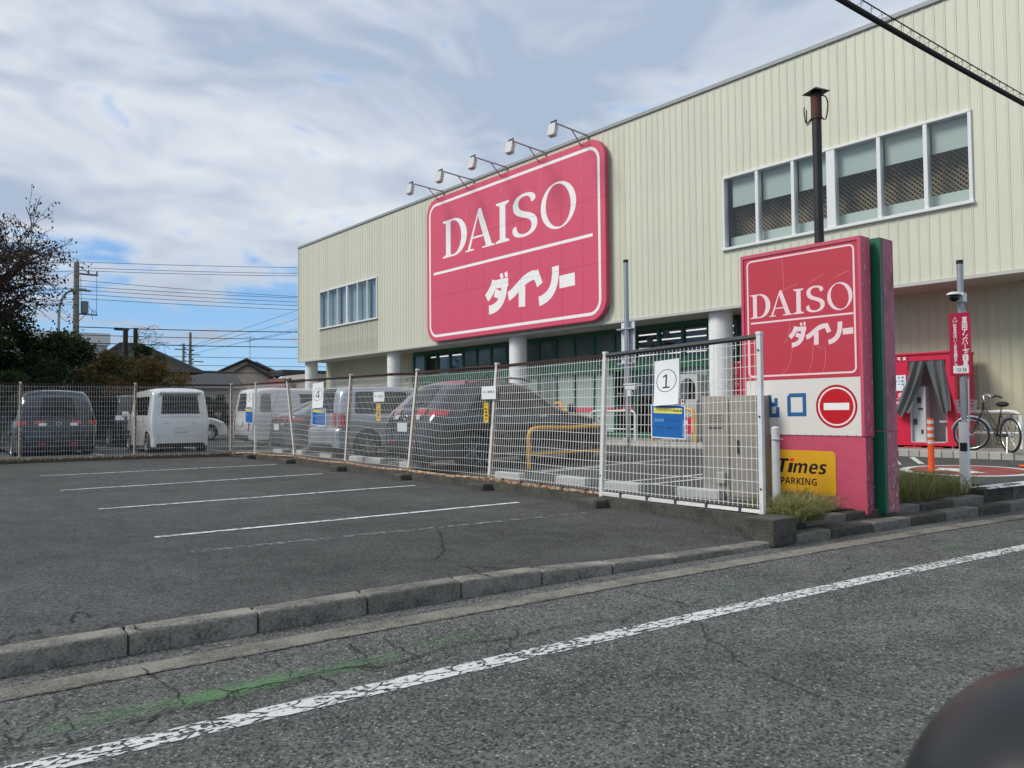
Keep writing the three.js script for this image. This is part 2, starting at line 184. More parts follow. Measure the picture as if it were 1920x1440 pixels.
  const lg = ribbon(-30, 7.6, 320, (x) => zk(x) - .13, () => -22.0, fl, 130); uvMetres(lg); mottle(lg, (x, y, z) => { const damp = ss(.52, .66, fbm(x * .7 + 2, z * .9 + 4, 4)) * ss(4.2, 6, x) * ss(-7.5, -5, z); const k = .95 + .5 * (fbm(x * .7, z * .35, 4) - .5) + .35 * (fbm(x * 3.5, z * 3.5, 3) - .5); const m = 1 - .35 * damp; return [k * m, k * m, k * m * .99]; });
  { const m = new THREE.Mesh(lg, lotMat); m.name = 'asphalt_sheet'; m.receiveShadow = m.castShadow = true; q.add(m); }
  LOTCR.forEach((c) => part('crack', crack(c, .006, (x, z) => fl(x, z) + .006), crackM, q));
  const wA = tex(1024, 32, (u, v) => ss(.66, .6, fbm(u * 60, v * 5, 4) + .1 * (vn(u * 400, v * 12) - .5)) * ss(0, .12, v + .08 * (vn(u * 120, 1) - .3)) * ss(1, .88, v + .08 * (vn(u * 120, 9) - .6)), false, 1);
  const oldA = tex(1024, 32, (u, v) => ss(.46, .36, fbm(u * 90, v * 6, 4)) * .9, false, 1);
  const pl = new THREE.MeshStandardMaterial({ color: lin(.72, .72, .70), roughness: .7, alphaMap: wA, transparent: true }), po = new THREE.MeshStandardMaterial({ color: lin(.3, .3, .29), roughness: .8, alphaMap: oldA, transparent: true });
  const stripe = (a, b, w, yf, mat, name, par) => { const n = 24, dx = b[0] - a[0], dz = b[1] - a[1], l = Math.hypot(dx, dz), nx = -dz / l * w / 2, nz = dx / l * w / 2, pos = [], uv = [], idx = []; for (let i = 0; i <= n; i++) { const x = a[0] + dx * i / n, z = a[1] + dz * i / n; pos.push(x + nx, yf(x + nx, z + nz) + .005, z + nz, x - nx, yf(x - nx, z - nz) + .005, z - nz); uv.push(i / n, 0, i / n, 1); if (i) { const k = (i - 1) * 2; idx.push(k, k + 2, k + 1, k + 1, k + 2, k + 3); } } const g = new THREE.BufferGeometry(); g.setAttribute('position', new THREE.Float32BufferAttribute(pos, 3)); g.setAttribute('uv', new THREE.Float32BufferAttribute(uv, 2)); g.setIndex(idx); g.computeVertexNormals(); return part(name, g, mat, par, { keepUV: true }); };
  [[[2.11, -7.76], [6.32, -7.56]], [[2.23, -10.56], [6.63, -10.43]], [[2.35, -13.6], [6.7, -13.72]], [[2.61, -17.14], [7.2, -17.07]]].forEach(([a, b]) => stripe(a, b, .09, fl, pl, 'parking_line', q));
  stripe([2.12, -6.74], [6.24, -6.28], .10, fl, po, 'worn_line', q);
  // store car park
  const s = structure('store_parking_lot'); const add = (g) => { uvMetres(g); mottle(g, (x, y, z) => .95 + .3 * (fbm(x * .6, z * .6, 4) - .5)); const m = new THREE.Mesh(g, storeLotMat); m.name = 'asphalt_sheet'; m.receiveShadow = m.castShadow = true; s.add(m); };
  add(poly([...POST.slice(0, 8).map((p, i) => [p[0] + .02, i ? p[2] : -5.0]), [7.73, -60], [8, -60], [8, -5.0]], .2));
  add(poly([[7.73, -60], [7.73, -21.4], ...LPOST.slice(1).map((p) => [p[0], p[2] - .05]), [-40, -29], [-40, -60]], .2));
  add(ribbon(8, 11.2, 10, () => -5.6, () => -60, yL, 20)); add(ribbon(11.2, 15.56, 14, (x) => zk(x) - .28, () => -60, yL, 20)); add(ribbon(15.56, 60, 10, (x) => zk(x) - .28, () => -4.3, () => yL(15.56), 2));
  const yLs = (x) => yL(x); const sp = M.paintW;
  const sl = (a, b, w = .1) => stripe(a, b, w, yLs, pl, 'parking_line', s);
  sl([8.9, -10.3], [12.4, -10.15]); sl([8.35, -7.95], [10.4, -7.7]); sl([8.28, -7.45], [10.0, -7.25]); sl([8.9, -10.1], [10.4, -10.05]); sl([8.4, -14.2], [12.4, -14.2]); sl([8.4, -14.6], [12.4, -14.6]); sl([8.8, -18.9], [13, -18.9]); sl([8.8, -21.9], [13, -21.9]);
  sl([4.95, -23], [4.95, -27.5]); sl([8.05, -22.6], [8.05, -27]); sl([9, -25.8], [14, -25.6]); sl([9, -29], [14, -28.8]); sl([5.1, -29.5], [9, -29.3], .15); sl([5.1, -28.6], [9, -28.5], .15);
  sl([13.6, -6.2], [15.1, -7.0]); sl([13.9, -5.95], [15.35, -6.75]); sl([13.3, -6.45], [14.8, -7.25]);
  // red road marking with white rim, stop line
  const disc = (r0, sx, sz, y, m, name) => { const g = new THREE.CircleGeometry(r0, 48).rotateX(-Math.PI / 2); g.scale(sx, 1, sz); g.rotateY(.55); const p = g.attributes.position; for (let i = 0; i < p.count; i++) p.setY(i, yL(p.getX(i) + 13.1) + y); g.translate(13.1, 0, -4.95); part(name, g, m, s); };
  disc(1, .98, .92, .005, M.paintW, 'marking_rim'); disc(.86, .98, .92, .009, std([.33, .075, .07], .8, { map: gB2 }), 'marking_disc');
  { const g = poly([[-.45, -.14], [.1, -.14], [.1, -.34], [.52, 0], [.1, .34], [.1, .14], [-.45, .14]], 0); g.rotateY(.9); const p = g.attributes.position; for (let i = 0; i < p.count; i++) p.setY(i, yL(p.getX(i) + 12.95) + .013); g.translate(12.95, 0, -5.0); part('marking_arrow', g, M.paintW, s); }
  stripe([10.75, -3.93], [14.2, -3.15], .32, yLs, pl, 'stop_line', s);

  // pavement under the overhang
  const w = structure('pavement'); part('slab', bx(15.72, 17.9, .1, .45, -38, -4.25), M.conc, w);
  const tileM = [0, 1, 2].map((i) => std([.40 + .04 * i, .39 + .03 * i, .35 + .03 * i], .9, { map: gA3 })); const tg = merge(rb(-.08, .08, .28, .458, -.095, .095, .012)); uvMetres(tg); for (let i = 0; i < 165; i++) { const m = mesh('edge_block', tg, tileM[i * 7 % 3], w); m.position.set(15.64, 0, -4.4 - i * .2); }

  // kerb stones
  const k = structure('kerb'), rk = rng(44); const kg = []; for (let v = 0; v < 4; v++) { const g = new RoundedBoxGeometry(.676, .3, .16, 3, .02); const p = g.attributes.position; for (let i = 0; i < p.count; i++) { const x = p.getX(i), y = p.getY(i), z = p.getZ(i); if (y > 0) { p.setY(i, y + .012 * (fbm(x * 9 + v * 7, z * 9, 3) - .5)); p.setZ(i, z + .015 * (fbm(x * 7 + v * 3, y * 9, 3) - .5)); } } g.computeVertexNormals(); kg.push(uvMetres(g)); }
  const kM = [1, .86, .72, .92].map((f, i) => std([.30 * f, .285 * f, .25 * f], .93, { map: rep(grainB, 1.1 + .2 * i), bumpMap: bumpA, bumpScale: .005 }));
  for (let i = -16; i < 24; i++) { const x = 1.44 + i * .68; if (x > 6.3) break; const m = mesh('kerb_stone', kg[(i + 32) % 4], kM[(i * 5 + 80) % 4], k); const h0 = hk(x - .33), h1 = hk(x + .33), sl = (zk(x + .3) - zk(x - .3)) / .6; m.position.set(x, (h0 + h1) / 2 - .15 + (rk() - .5) * .008, zk(x) - .08); m.rotation.set((rk() - .5) * .03, -Math.atan(sl), Math.atan((h1 - h0) / .66)); }
  for (let i = 0; i < 16; i++) { const x = 6.95 + i * .68; for (const [dz, top] of [[-.08, .09 + .02 * ss(0, 6, i)], [-.36, x > 11 ? yL(x) + .003 : .165 + .03 * ss(3, 8, i)]]) { const m = mesh('kerb_stone', kg[(i + (dz < -.2 ? 2 : 0)) % 4], [kM[2], M.darkConc][(i + (dz < -.2 ? 1 : 0)) % 2], k); m.position.set(x, top - .15, zk(x) + dz); m.rotation.y = -Math.atan((zk(x + .3) - zk(x - .3)) / .6); } }
  part('apron', ribbon(6.5, 18, 40, (x) => zk(x) - .1, (x) => zk(x) - .34, () => .082, 1), M.darkConc, k);
  const pb = structure('planting_bed'); const sg = ribbon(6.95, 11.3, 44, (x) => zk(x) - .40, () => -5.75, (x, z) => .15 + .04 * fbm(x * 3, z * 3, 3) + .03 * ss(zk(x) - .6, zk(x) - 1.4, z), 16); part('soil_sheet', sg, std([.07, .055, .035], 1, { map: gB2 }), pb);
}

// ---------------------------------------------------------------- lettering
const GL = { '車': '10,14 90,14;25,30 75,30 75,62 25,62 25,30;25,46 75,46;5,78 95,78;50,3 50,98', '両': '5,8 95,8;14,95 14,32 86,32 86,95;50,8 50,75;32,48 32,75 68,75 68,48', 'ナ': '8,35 92,35;55,6 52,50 25,95', 'ン': '12,20 38,38;12,88 55,72 90,28', 'バ': '32,28 22,60 6,85;60,25 78,55 92,85;72,5 80,18;87,2 95,14', 'ー': '50,6 50,94', 'で': '8,22 90,15 55,32 45,58 55,82 85,92;70,45 78,58;84,40 92,52',
  '精': '25,5 25,95;8,15 15,35;42,12 35,35;5,45 45,45;25,50 8,75;25,52 42,68;52,15 95,15;55,28 92,28;48,42 98,42;73,5 73,42;58,95 58,52 90,52 90,95;58,66 90,66;58,80 90,80', '算': '20,3 8,18;18,12 45,12;62,3 52,18;60,12 92,12;25,25 75,25 75,60 25,60 25,25;25,37 75,37;25,48 75,48;5,75 95,75;35,60 30,95;68,60 68,98',
  '出': '50,4 50,90;18,18 18,45 82,45 82,18;10,55 10,90 90,90 90,55', '口': '12,8 88,8 88,94;12,8 12,94;12,86 88,86', '写': '8,30 8,10 92,10 92,30;35,18 32,45 80,45;35,30 75,30;5,62 95,62;80,45 75,95 58,90', '真': '10,12 90,12;50,3 50,25;25,25 75,25 75,70 25,70 25,25;25,40 75,40;25,55 75,55;5,78 95,78;32,80 12,97;68,80 90,97',
  '証': '10,12 38,12;5,25 42,25;10,38 38,38;10,50 38,50;10,62 38,62 38,90 10,90 10,62;50,12 95,12;72,12 72,88;72,48 92,48;55,45 55,88;46,90 98,90', '明': '8,15 38,15 38,80 8,80 8,15;8,47 38,47;55,8 92,8 92,95 80,90;55,8 55,60 42,95;55,32 92,32;55,55 92,55', '用': '15,10 85,10 85,92;15,10 15,70 6,95;15,38 85,38;15,64 85,64;50,10 50,94',
  '円': '10,95 10,10 90,10 90,95;10,52 90,52;50,10 50,52', 'ハ': '32,20 22,60 6,88;60,18 78,55 94,88', 'ウ': '50,5 50,22;10,48 10,24 90,24 80,65 40,95', 'ジ': '15,15 35,28;8,42 28,55;10,92 55,75 85,35;68,8 76,22;84,4 92,18', 'グ': '35,8 25,35 8,55;30,25 78,25 65,65 25,95;78,4 84,16;90,2 96,14', 'プ': '8,20 78,20 65,60 25,95;88,8 94,14 88,20 82,14 88,8', 'ラ': '18,12 82,12;8,38 90,38 75,72 30,95', 'ザ': '5,35 95,35;30,10 30,60;70,10 68,60 45,95;80,5 86,16;92,2 98,14',
  '駐': '8,10 8,60;8,10 45,10;8,27 42,27;8,44 42,44;25,10 25,60;8,60 46,60 42,92 34,90;10,72 12,84;24,70 26,82;72,4 78,14;54,24 96,24;56,54 94,54;50,90 98,90;75,24 75,90', '場': '5,35 38,35;21,10 21,80;4,86 40,76;50,8 88,8 88,42 50,42 50,8;50,25 88,25;44,54 98,54;58,54 44,76;55,66 92,66 86,95;70,66 52,94', 'の': '52,15 48,60 25,82 10,60 22,28 55,14 85,32 88,62 62,90', '台': '45,8 15,42 82,40;65,25 90,48;20,58 80,58 80,95 20,95 20,58', 'す': '5,25 95,25;55,5 55,55 38,65 35,48 52,42 55,65 40,95', '今': '50,5 8,45;50,5 92,45;32,48 68,48;25,65 75,65 50,95', '一': '6,50 94,50', '度': '50,2 50,12;10,14 95,14;14,14 14,60 5,95;25,32 92,32;42,22 42,48;72,22 72,48;42,48 72,48;30,60 80,60 40,95;40,66 90,95', 'ご': '22,20 75,20;18,62 30,85 85,86;80,4 86,16;92,2 98,14', '確': '5,12 40,12;22,12 8,50;14,48 14,86 36,86 36,48 14,48;50,22 50,10 95,10 95,22;66,18 48,48;60,36 60,95;60,38 96,38;60,56 92,56;60,74 92,74;60,94 98,94;76,38 76,94', '認': '8,10 36,10;4,22 40,22;8,34 36,34;8,46 36,46;8,58 36,58 36,90 8,90 8,58;50,10 92,10 86,46 78,42;66,12 48,48;54,24 66,36;48,68 44,86;60,60 60,90 84,90 88,76;72,56 78,68;90,62 96,76', '下': '5,12 95,12;48,12 48,98;55,40 78,58', 'さ': '10,28 90,22;42,5 70,55;25,62 30,88 75,92', 'い': '15,20 18,75 35,82;72,25 88,65', '内': '12,95 12,22 88,22 88,95;50,4 50,40 24,72;50,40 76,70', '枠': '5,28 44,28;24,4 24,96;24,32 6,66;24,34 42,54;52,14 92,14;66,4 60,40 48,52;84,14 84,46 96,46;48,66 98,66;72,52 72,98', '入': '38,6 52,10 46,44 8,94;50,20 62,60 96,94', '後': '26,4 8,24;30,28 8,54;20,46 20,96;62,4 46,22 66,22 48,44 84,42;76,30 92,48;62,48 44,72;56,58 84,58 42,96;54,66 94,96', '課': '8,10 36,10;4,22 40,22;8,34 36,34;8,46 36,46;8,58 36,58 36,90 8,90 8,58;52,8 92,8 92,46 52,46 52,8;52,27 92,27;46,60 98,60;72,8 72,96;70,62 46,90;74,62 98,90', '金': '50,4 8,40;50,4 92,40;30,36 70,36;16,56 84,56;50,36 50,90;26,64 34,82;74,64 66,82;6,92 94,92', 'し': '25,8 25,70 40,90 70,84 88,66', 'ま': '10,22 90,22;16,42 84,42;50,4 50,76 30,90 18,78 34,68 60,76 86,92', '中': '12,26 88,26 88,62 12,62 12,26;50,4 50,98', '止': '52,6 52,88;52,42 88,42;22,36 22,88;5,90 95,90', 'ら': '36,6 60,16;22,28 18,62 50,46 82,60 70,86 34,92', 'か': '6,34 66,30 58,90 40,84;38,6 30,50 8,90;76,26 94,56' };
function glyphs(c, str, x, y, sz, o = {}) { c.lineWidth = sz * (o.w ?? .11); c.lineCap = 'butt'; c.lineJoin = 'miter'; let cx = x, cy = y; for (const ch of str) { const g = GL[ch]; const sx = sz * (o.sx ?? 1); if (g) for (const st of g.split(';')) { c.beginPath(); st.split(' ').forEach((p, i) => { let [a, b] = p.split(',').map(Number); if (ch === 'ー' && !o.vertical) [a, b] = [b, a]; const X = cx + a / 100 * sx * .94, Y = cy + b / 100 * sz * .94; i ? c.lineTo(X, Y) : c.moveTo(X, Y); }); c.stroke(); } if (o.vertical) cy += sz * (o.gap ?? 1.04); else cx += sx * (o.gap ?? 1.04); } }
function fit(c, s, font, x0, y0, x1, y1) { c.save(); c.font = font; c.textAlign = 'left'; c.textBaseline = 'alphabetic'; const m = c.measureText(s), w = m.actualBoundingBoxLeft + m.actualBoundingBoxRight, h = m.actualBoundingBoxAscent + m.actualBoundingBoxDescent; c.translate(x0, y1); c.scale((x1 - x0) / w, (y1 - y0) / h); c.fillText(s, m.actualBoundingBoxLeft, -m.actualBoundingBoxDescent); c.restore(); }
// roman capitals and the four kana below them, in the proportions of the board
function logoLetters(c, X, Y) { // X, Y map the board's own 0..1 to pixels
  const P = (pts) => { c.beginPath(); pts.forEach(([a, b], i) => i ? c.lineTo(X(a), Y(b)) : c.moveTo(X(a), Y(b))); c.closePath(); c.fill(); };
  const top = .178, bot = .434, sf = .011;
  // D
  P([[.115, top + sf], [.115, top], [.2, top], [.2, top + sf], [.115, top + sf]]); P([[.136, top], [.168, top], [.168, bot], [.136, bot]]); P([[.114, bot - sf], [.2, bot - sf], [.2, bot], [.114, bot]]); P([[.122, top + sf], [.136, top + .022], [.168, top + .022], [.175, top + sf]]); P([[.122, bot - sf], [.136, bot - .022], [.168, bot - .022], [.175, bot - sf]]);
  c.beginPath(); const half = (cx, cy, rx, ry, ccw) => c.ellipse(X(cx), Y(cy), Math.abs(X(cx + rx) - X(cx)), Math.abs(Y(cy + ry) - Y(cy)), 0, ccw ? Math.PI / 2 : -Math.PI / 2, ccw ? -Math.PI / 2 : Math.PI / 2, ccw);
  c.moveTo(X(.19), Y(top)); half(.19, (top + bot) / 2, .086, (bot - top) / 2, false); c.lineTo(X(.186), Y(bot - .013)); half(.186, (top + bot) / 2, .053, (bot - top) / 2 - .013, true); c.closePath(); c.fill();
  // A
  P([[.35, .168], [.365, .168], [.43, bot - sf], [.395, bot - sf], [.345, .215], [.296, bot - sf], [.28, bot - sf]]); P([[.317, .345], [.385, .345], [.388, .357], [.312, .357]]); P([[.266, bot - sf], [.318, bot - sf], [.318, bot], [.266, bot]]); P([[.372, bot - sf], [.447, bot - sf], [.447, bot], [.372, bot]]); P([[.395, bot - sf], [.43, bot - sf], [.424, bot - .024], [.39, bot - .024]]);
  // I
  P([[.476, top], [.509, top], [.509, bot], [.476, bot]]); P([[.455, top], [.53, top], [.53, top + sf], [.512, top + .022], [.474, top + .022], [.455, top + sf]]); P([[.453, bot], [.53, bot], [.53, bot - sf], [.512, bot - .022], [.474, bot - .022], [.453, bot - sf]]);
  // S and O
  fit(c, 'S', '400px serif', X(.548), Y(.166), X(.684), Y(.437));
  c.beginPath(); c.ellipse(X(.786), Y(.305), X(.872) - X(.786), Y(.442) - Y(.305), 0, 0, 7); const ir = .06; c.moveTo(X(.786 + ir), Y(.305)); c.ellipse(X(.786), Y(.305), X(.786 + ir) - X(.786), Y(.432) - Y(.305), -.22, 0, Math.PI * 2, true); c.fill('evenodd');
}
function logoKana(c, X, Y) {
  const S = (w, ...pts) => { c.beginPath(); c.lineWidth = Math.abs(X(w) - X(0)); c.lineCap = 'butt'; c.lineJoin = 'miter'; c.moveTo(X(pts[0][0]), Y(pts[0][1])); if (pts.length === 2) c.lineTo(X(pts[1][0]), Y(pts[1][1])); else if (pts.length === 3) c.quadraticCurveTo(X(pts[1][0]), Y(pts[1][1]), X(pts[2][0]), Y(pts[2][1])); else c.bezierCurveTo(...pts.slice(1).flatMap(([a, b]) => [X(a), Y(b)])); c.stroke(); };
  const w = .033;
  S(w, [.446, .662], [.436, .72], [.396, .768]); S(w * .95, [.432, .690], [.522, .690]); S(w, [.501, .682], [.50, .79], [.47, .845], [.409, .846]); S(w * .9, [.444, .742], [.494, .775]); S(.016, [.482, .628], [.488, .660]); S(.016, [.508, .625], [.514, .657]);
  S(w, [.522, .782], [.565, .765], [.61, .672], [.668, .682]); S(w * 1.05, [.598, .735], [.596, .860]);
  S(w * .95, [.668, .662], [.692, .748]); S(w, [.770, .656], [.775, .80], [.73, .835], [.686, .845]); S(.042, [.789, .754], [.862, .751]);
}

// ---------------------------------------------------------------- the store
const FX = 16.4, GX = 17.8;
const streak = (seed, amt) => tex(512, 512, (u, v) => { const s = pn(u * 40 + seed, v * 2, 40) * .6 + pn(u * 110, v * 4 + seed, 110) * .4; const n = .5 * pn(u * 6, v * 6, 6) + .5 * pn(u * 30, v * 30, 30); const k = 1 - amt * (.5 * s + .5 * n); return [toS(k), toS(k * .995), toS(k * .975)]; }, true, [.37, .18]);
const stA = streak(1, .09), stB = streak(9, .11), stC = streak(4, .14), stD = streak(13, .5);
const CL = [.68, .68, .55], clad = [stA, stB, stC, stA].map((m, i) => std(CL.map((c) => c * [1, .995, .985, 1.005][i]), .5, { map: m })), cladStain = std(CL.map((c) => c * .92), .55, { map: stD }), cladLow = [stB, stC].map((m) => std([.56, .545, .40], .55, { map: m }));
function panelGeo(w, ribs) { const prof = []; const st = w / ribs; for (let i = 0; i < ribs; i++) { const z = i * st; prof.push([z, 0], [z + st * .70, 0], [z + st * .75, -.010], [z + st * .80, -.010], [z + st * .82, -.005], [z + st * .88, -.005], [z + st * .90, -.010], [z + st * .94, -.010], [z + st * .985, 0]); } prof.push([w, 0]);
  const pos = [], uv = []; for (let i = 0; i < prof.length - 1; i++) { const [z0, x0] = prof[i], [z1, x1] = prof[i + 1]; pos.push(x0, 0, z0, x1, 0, z1, x1, 1, z1, x0, 0, z0, x1, 1, z1, x0, 1, z0); uv.push(z0, 0, z1, 0, z1, 5.5, z0, 0, z1, 5.5, z0, 5.5); }
  const g = new THREE.BufferGeometry(); g.setAttribute('position', new THREE.Float32BufferAttribute(pos, 3)); g.setAttribute('uv', new THREE.Float32BufferAttribute(uv, 2)); g.computeVertexNormals(); return g; }
const pGeo = panelGeo(.4, 2);
const store = thing('store_building', 'large two storey store with cream ribbed metal cladding and overhanging upper floor', 'building');
{
  const rp = rng(3); const put = (x, z, w, y0, y1, mats, name = 'cladding_panel') => { const m = mesh(name, pGeo, mats[rp() * mats.length | 0], store); m.position.set(x, y0, z); m.scale.set(1, y1 - y0, w / .4); };
  const spans = [[-36.2, -33.9], [-33.9, -28.58, 5.17, 6.88], [-28.58, -11.6], [-11.6, -5.93, 5.2, 6.97], [-5.93, -4.2]];
  for (const [a, b, w0, w1] of spans) { const n = Math.round((b - a) / .4); for (let i = 0; i < n; i++) { const w = (b - a) / n, z = a + i * w; if (w0) { put(FX, z, w, 3.79, w0 - .03, a < -30 ? [cladStain] : clad); put(FX, z, w, w1 + .03, 9.33, clad); } else put(FX, z, w, 3.79, 9.33, clad); } }
  const coping = std([.34, .36, .36], .5, { map: gA3 });
  part('coping', rb(FX - .05, FX + .25, 9.32, 9.42, -36.25, -4.15, .01), coping, store);
  part('corner_trim', [bx(FX - .03, FX + .03, 3.76, 9.32, -36.26, -36.19)], clad[0], store);
  part('drip_edge', bx(FX - .03, FX + .06, 3.73, 3.80, -36.25, -4.15), std([.5, .5, .46], .5), store);
  part('soffit', bx(FX + .05, GX + .1, 3.76, 3.9, -36.1, -4.2), std([.5, .49, .45], .75, { map: gA05 }), store);
  part('soffit_light', [-33, -25, -17.2].map((z) => rb(16.95, 17.2, 3.735, 3.765, z - .6, z + .6, .01)), std([.6, .6, .57], .5), store);
  part('upper_shell', [bx(FX + .12, 40, 3.91, 4.1, -36.1, -4.2), bx(FX + .12, 40, 9.15, 9.3, -36.1, -4.2), bx(39.9, 40.1, 0, 9.3, -36.1, -4.2), bx(FX + .1, 40, 3.9, 9.3, -36.18, -36.05), bx(FX + .1, 40, 3.9, 9.3, -4.35, -4.22)], std([.5, .49, .38], .7), store);
  // recessed ground floor wall
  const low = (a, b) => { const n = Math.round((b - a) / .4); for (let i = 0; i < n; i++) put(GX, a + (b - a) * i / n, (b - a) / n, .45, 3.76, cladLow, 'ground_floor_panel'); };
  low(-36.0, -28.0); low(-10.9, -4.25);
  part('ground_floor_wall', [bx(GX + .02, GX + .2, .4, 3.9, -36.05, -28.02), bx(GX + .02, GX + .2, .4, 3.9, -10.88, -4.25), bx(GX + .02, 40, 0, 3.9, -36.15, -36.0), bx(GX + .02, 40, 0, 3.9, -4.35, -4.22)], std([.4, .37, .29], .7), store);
  part('door_frame', [bx(GX - .02, GX + .08, .45, 3.76, -12.25, -10.85)], std([.05, .06, .055], .5), store);
  // columns
  const colM = std([.88, .88, .86], .6, { map: gA05 }); for (const z of [-35.75, -28.0, -20.1, -12.07]) { const m = part('column', cyl(.3, .3, 3.33, 0, 0, 0, 28), colM, store); m.position.set(16.85, .44, z); }
  // upper windows
  const win = (z0, z1, y0, y1, mull, kind) => { const fr = []; const t = .055, x0 = FX - .05, x1 = FX + .12; fr.push(rb(x0, x1, y1 - t + .03, y1 + .03, z0 - .03, z1 + .03, .008), rb(x0 - .03, x1, y0 - .03, y0 + t - .02, z0 - .05, z1 + .05, .008), rb(x0, x1, y0, y1, z0 - .03, z0 + t - .02, .008), rb(x0, x1, y0, y1, z1 - t + .02, z1 + .03, .008)); for (const [m, w] of mull) fr.push(rb(x0 + .01, x1, y0 + .02, y1 - .02, m - w / 2, m + w / 2, .006));
    const f = part('window_frame', fr, M.whiteFrame, store); const edges = [z0, ...mull.map((m) => m[0]), z1];
    for (let i = 0; i < edges.length - 1; i++) part('pane', bx(FX + .03, FX + .036, y0 + .03, y1 - .03, edges[i] + .02, edges[i + 1] - .02), M.glassClear, f);
    part('recess', [bx(FX + .75, FX + .8, y0 - .1, y1 + .1, z0 - .1, z1 + .1), bx(FX + .12, FX + .75, y0 - .1, y0 - .01, z0 - .1, z1 + .1), bx(FX + .12, FX + .75, y1 + .02, y1 + .1, z0 - .1, z1 + .1), bx(FX + .12, FX + .75, y0, y1, z0 - .1, z0 - .035), bx(FX + .12, FX + .75, y0, y1, z1 + .035, z1 + .1)], std(kind === 'R' ? [.055, .05, .045] : [.2, .22, .22], .8), f);
    if (kind === 'R') {
      for (let i = 0; i < edges.length - 1; i++) part('roller_blind', rb(FX + .16, FX + .18, y1 - .62 - .1 * (i < 3), y1, edges[i] + (i === 0 ? .14 : .05), edges[i + 1] - .05, .004), std([.52, .57, .55], .8), f);
      part('sill_panel', bx(FX + .2, FX + .24, y0, y0 + .32, z0 + .05, z1 - .05), std([.56, .61, .58], .7), f);
      const sl = []; const H = y1 - y0 - .5; for (let z = z0 - H; z < z1; z += .105) for (const d of [1, -1]) { let a = d > 0 ? z : z + H, b = d > 0 ? z + H : z; const p0 = y0 + .25, p1 = y0 + .25 + H; let A = V(FX + .5 + .02 * d, p0, a), B = V(FX + .5 + .02 * d, p1, b); const cl = (P, Q, lim, s) => { if (s * (P.z - lim) < 0 && s * (Q.z - lim) > 0) { const t = (lim - P.z) / (Q.z - P.z); P.lerp(Q, t); } }; cl(A, B, z0 + .02, 1); cl(B, A, z0 + .02, 1); cl(A, B, z1 - .02, -1); cl(B, A, z1 - .02, -1); if (Math.min(A.z, B.z) < z0 || Math.max(A.z, B.z) > z1 || A.distanceTo(B) < .05) continue; sl.push(bar(A, B, .018, 4)); }
      part('lattice_screen', sl, std([.36, .26, .16], .8), f, { stuff: true }); part('lattice_post', [-10.9, -9.95, -7.95, -7.0].map((z) => bx(FX + .44, FX + .48, y0, y1 - .3, z - .03, z + .03)), std([.16, .12, .08], .7), f);
    } else { const c = []; for (let i = 0; i < edges.length - 1; i++) { const a = edges[i] + .04, b = edges[i + 1] - .04; const pts = []; for (let k = 0; k <= 30; k++) pts.push([lerp(a, b - (i % 3 === 1 ? .14 : 0), k / 30), FX + .2 + .015 * Math.sin(k * 1.7 + i)]); const pos = []; for (let k = 0; k < 30; k++) { const [za, xa] = pts[k], [zb, xb] = pts[k + 1]; pos.push(xa, y0, za, xb, y0, zb, xb, y1, zb, xa, y0, za, xb, y1, zb, xa, y1, za); } const g = new THREE.BufferGeometry(); g.setAttribute('position', new THREE.Float32BufferAttribute(pos, 3)); g.computeVertexNormals(); part('curtain', g, std([.40, .47, .48], .85, { side: THREE.DoubleSide }), f); } }
  };
  win(-33.87, -28.6, 5.17, 6.88, [[-33.0, .06], [-32.1, .06], [-31.2, .13], [-30.25, .06], [-29.4, .06]], 'L'); win(-11.58, -5.95, 5.2, 6.97, [[-10.64, .08], [-9.7, .08], [-8.78, .2], [-7.72, .08], [-6.78, .08]], 'R');
  // shop front
  const z0 = -28.0, z1 = -12.25, n = 18, fr = [bx(GX - .06, GX + .06, 3.62, 3.76, z0, z1)]; const zs = []; for (let i = 0; i <= n; i++) zs.push(lerp(z0, z1, i / n)); zs.forEach((z) => fr.push(bx(GX - .05, GX + .05, 2.78, 3.64, z - .055, z + .055), bx(GX - .05, GX + .05, .45, 2.44, z - .04, z + .04))); fr.push(bx(GX - .04, GX + .04, .45, .62, z0, z1));
  const F = part('shopfront_frame', fr, M.green, store); part('header_band', rb(GX - .14, GX + .1, 2.44, 2.78, z0, z1, .01), std([.016, .155, .078], .45), F);
  const frost = std([.36, .44, .40], .35), frostUp = std([.10, .125, .115], .12);
  for (let i = 0; i < n; i++) { const a = zs[i] + .055, b = zs[i + 1] - .055, zc = (a + b) / 2; const clear = (zc > -27.2 && zc < -24.2) || zc > -15.9; part('pane', bx(GX - .006, GX + .006, 2.78, 3.63, a, b), clear ? M.glassClear : frostUp, F); const door = zc > -16.2 && zc < -13.9; part('pane', bx(GX - .006, GX + .006, .6, 2.45, a, b), door ? M.glassClear : frost, F); }
  part('safety_strip', [[-18.35, -17.5], [-17.1, -16.5], [-16.35, -15.9], [-24.3, -23.2], [-22.9, -21.8]].map(([a, b]) => rb(GX - .018, GX - .009, 1.22, 1.36, a, b, .004)), std([.6, .05, .1], .5), F);
  // sales floor behind the glass
  const R = part('sales_floor', [bx(GX + .1, 31, .3, .46, -30, -10.5), bx(GX + .12, 31, 3.86, 3.9, -30, -10.5), bx(30.9, 31, .4, 3.9, -30, -10.5), bx(GX + .1, 31, .4, 3.9, -30.1, -30), bx(GX + .1, 31, .4, 3.9, -10.5, -10.4)], std([.10, .10, .10], .8), store);
  const shelfM = std([.2, .19, .18], .7); for (const x of [20.5, 23.5, 26.5]) part('shelf_unit', [bx(x, x + .6, .46, 1.9, -27, -18), bx(x, x + .6, .46, 1.9, -13.6, -11)], shelfM, R);
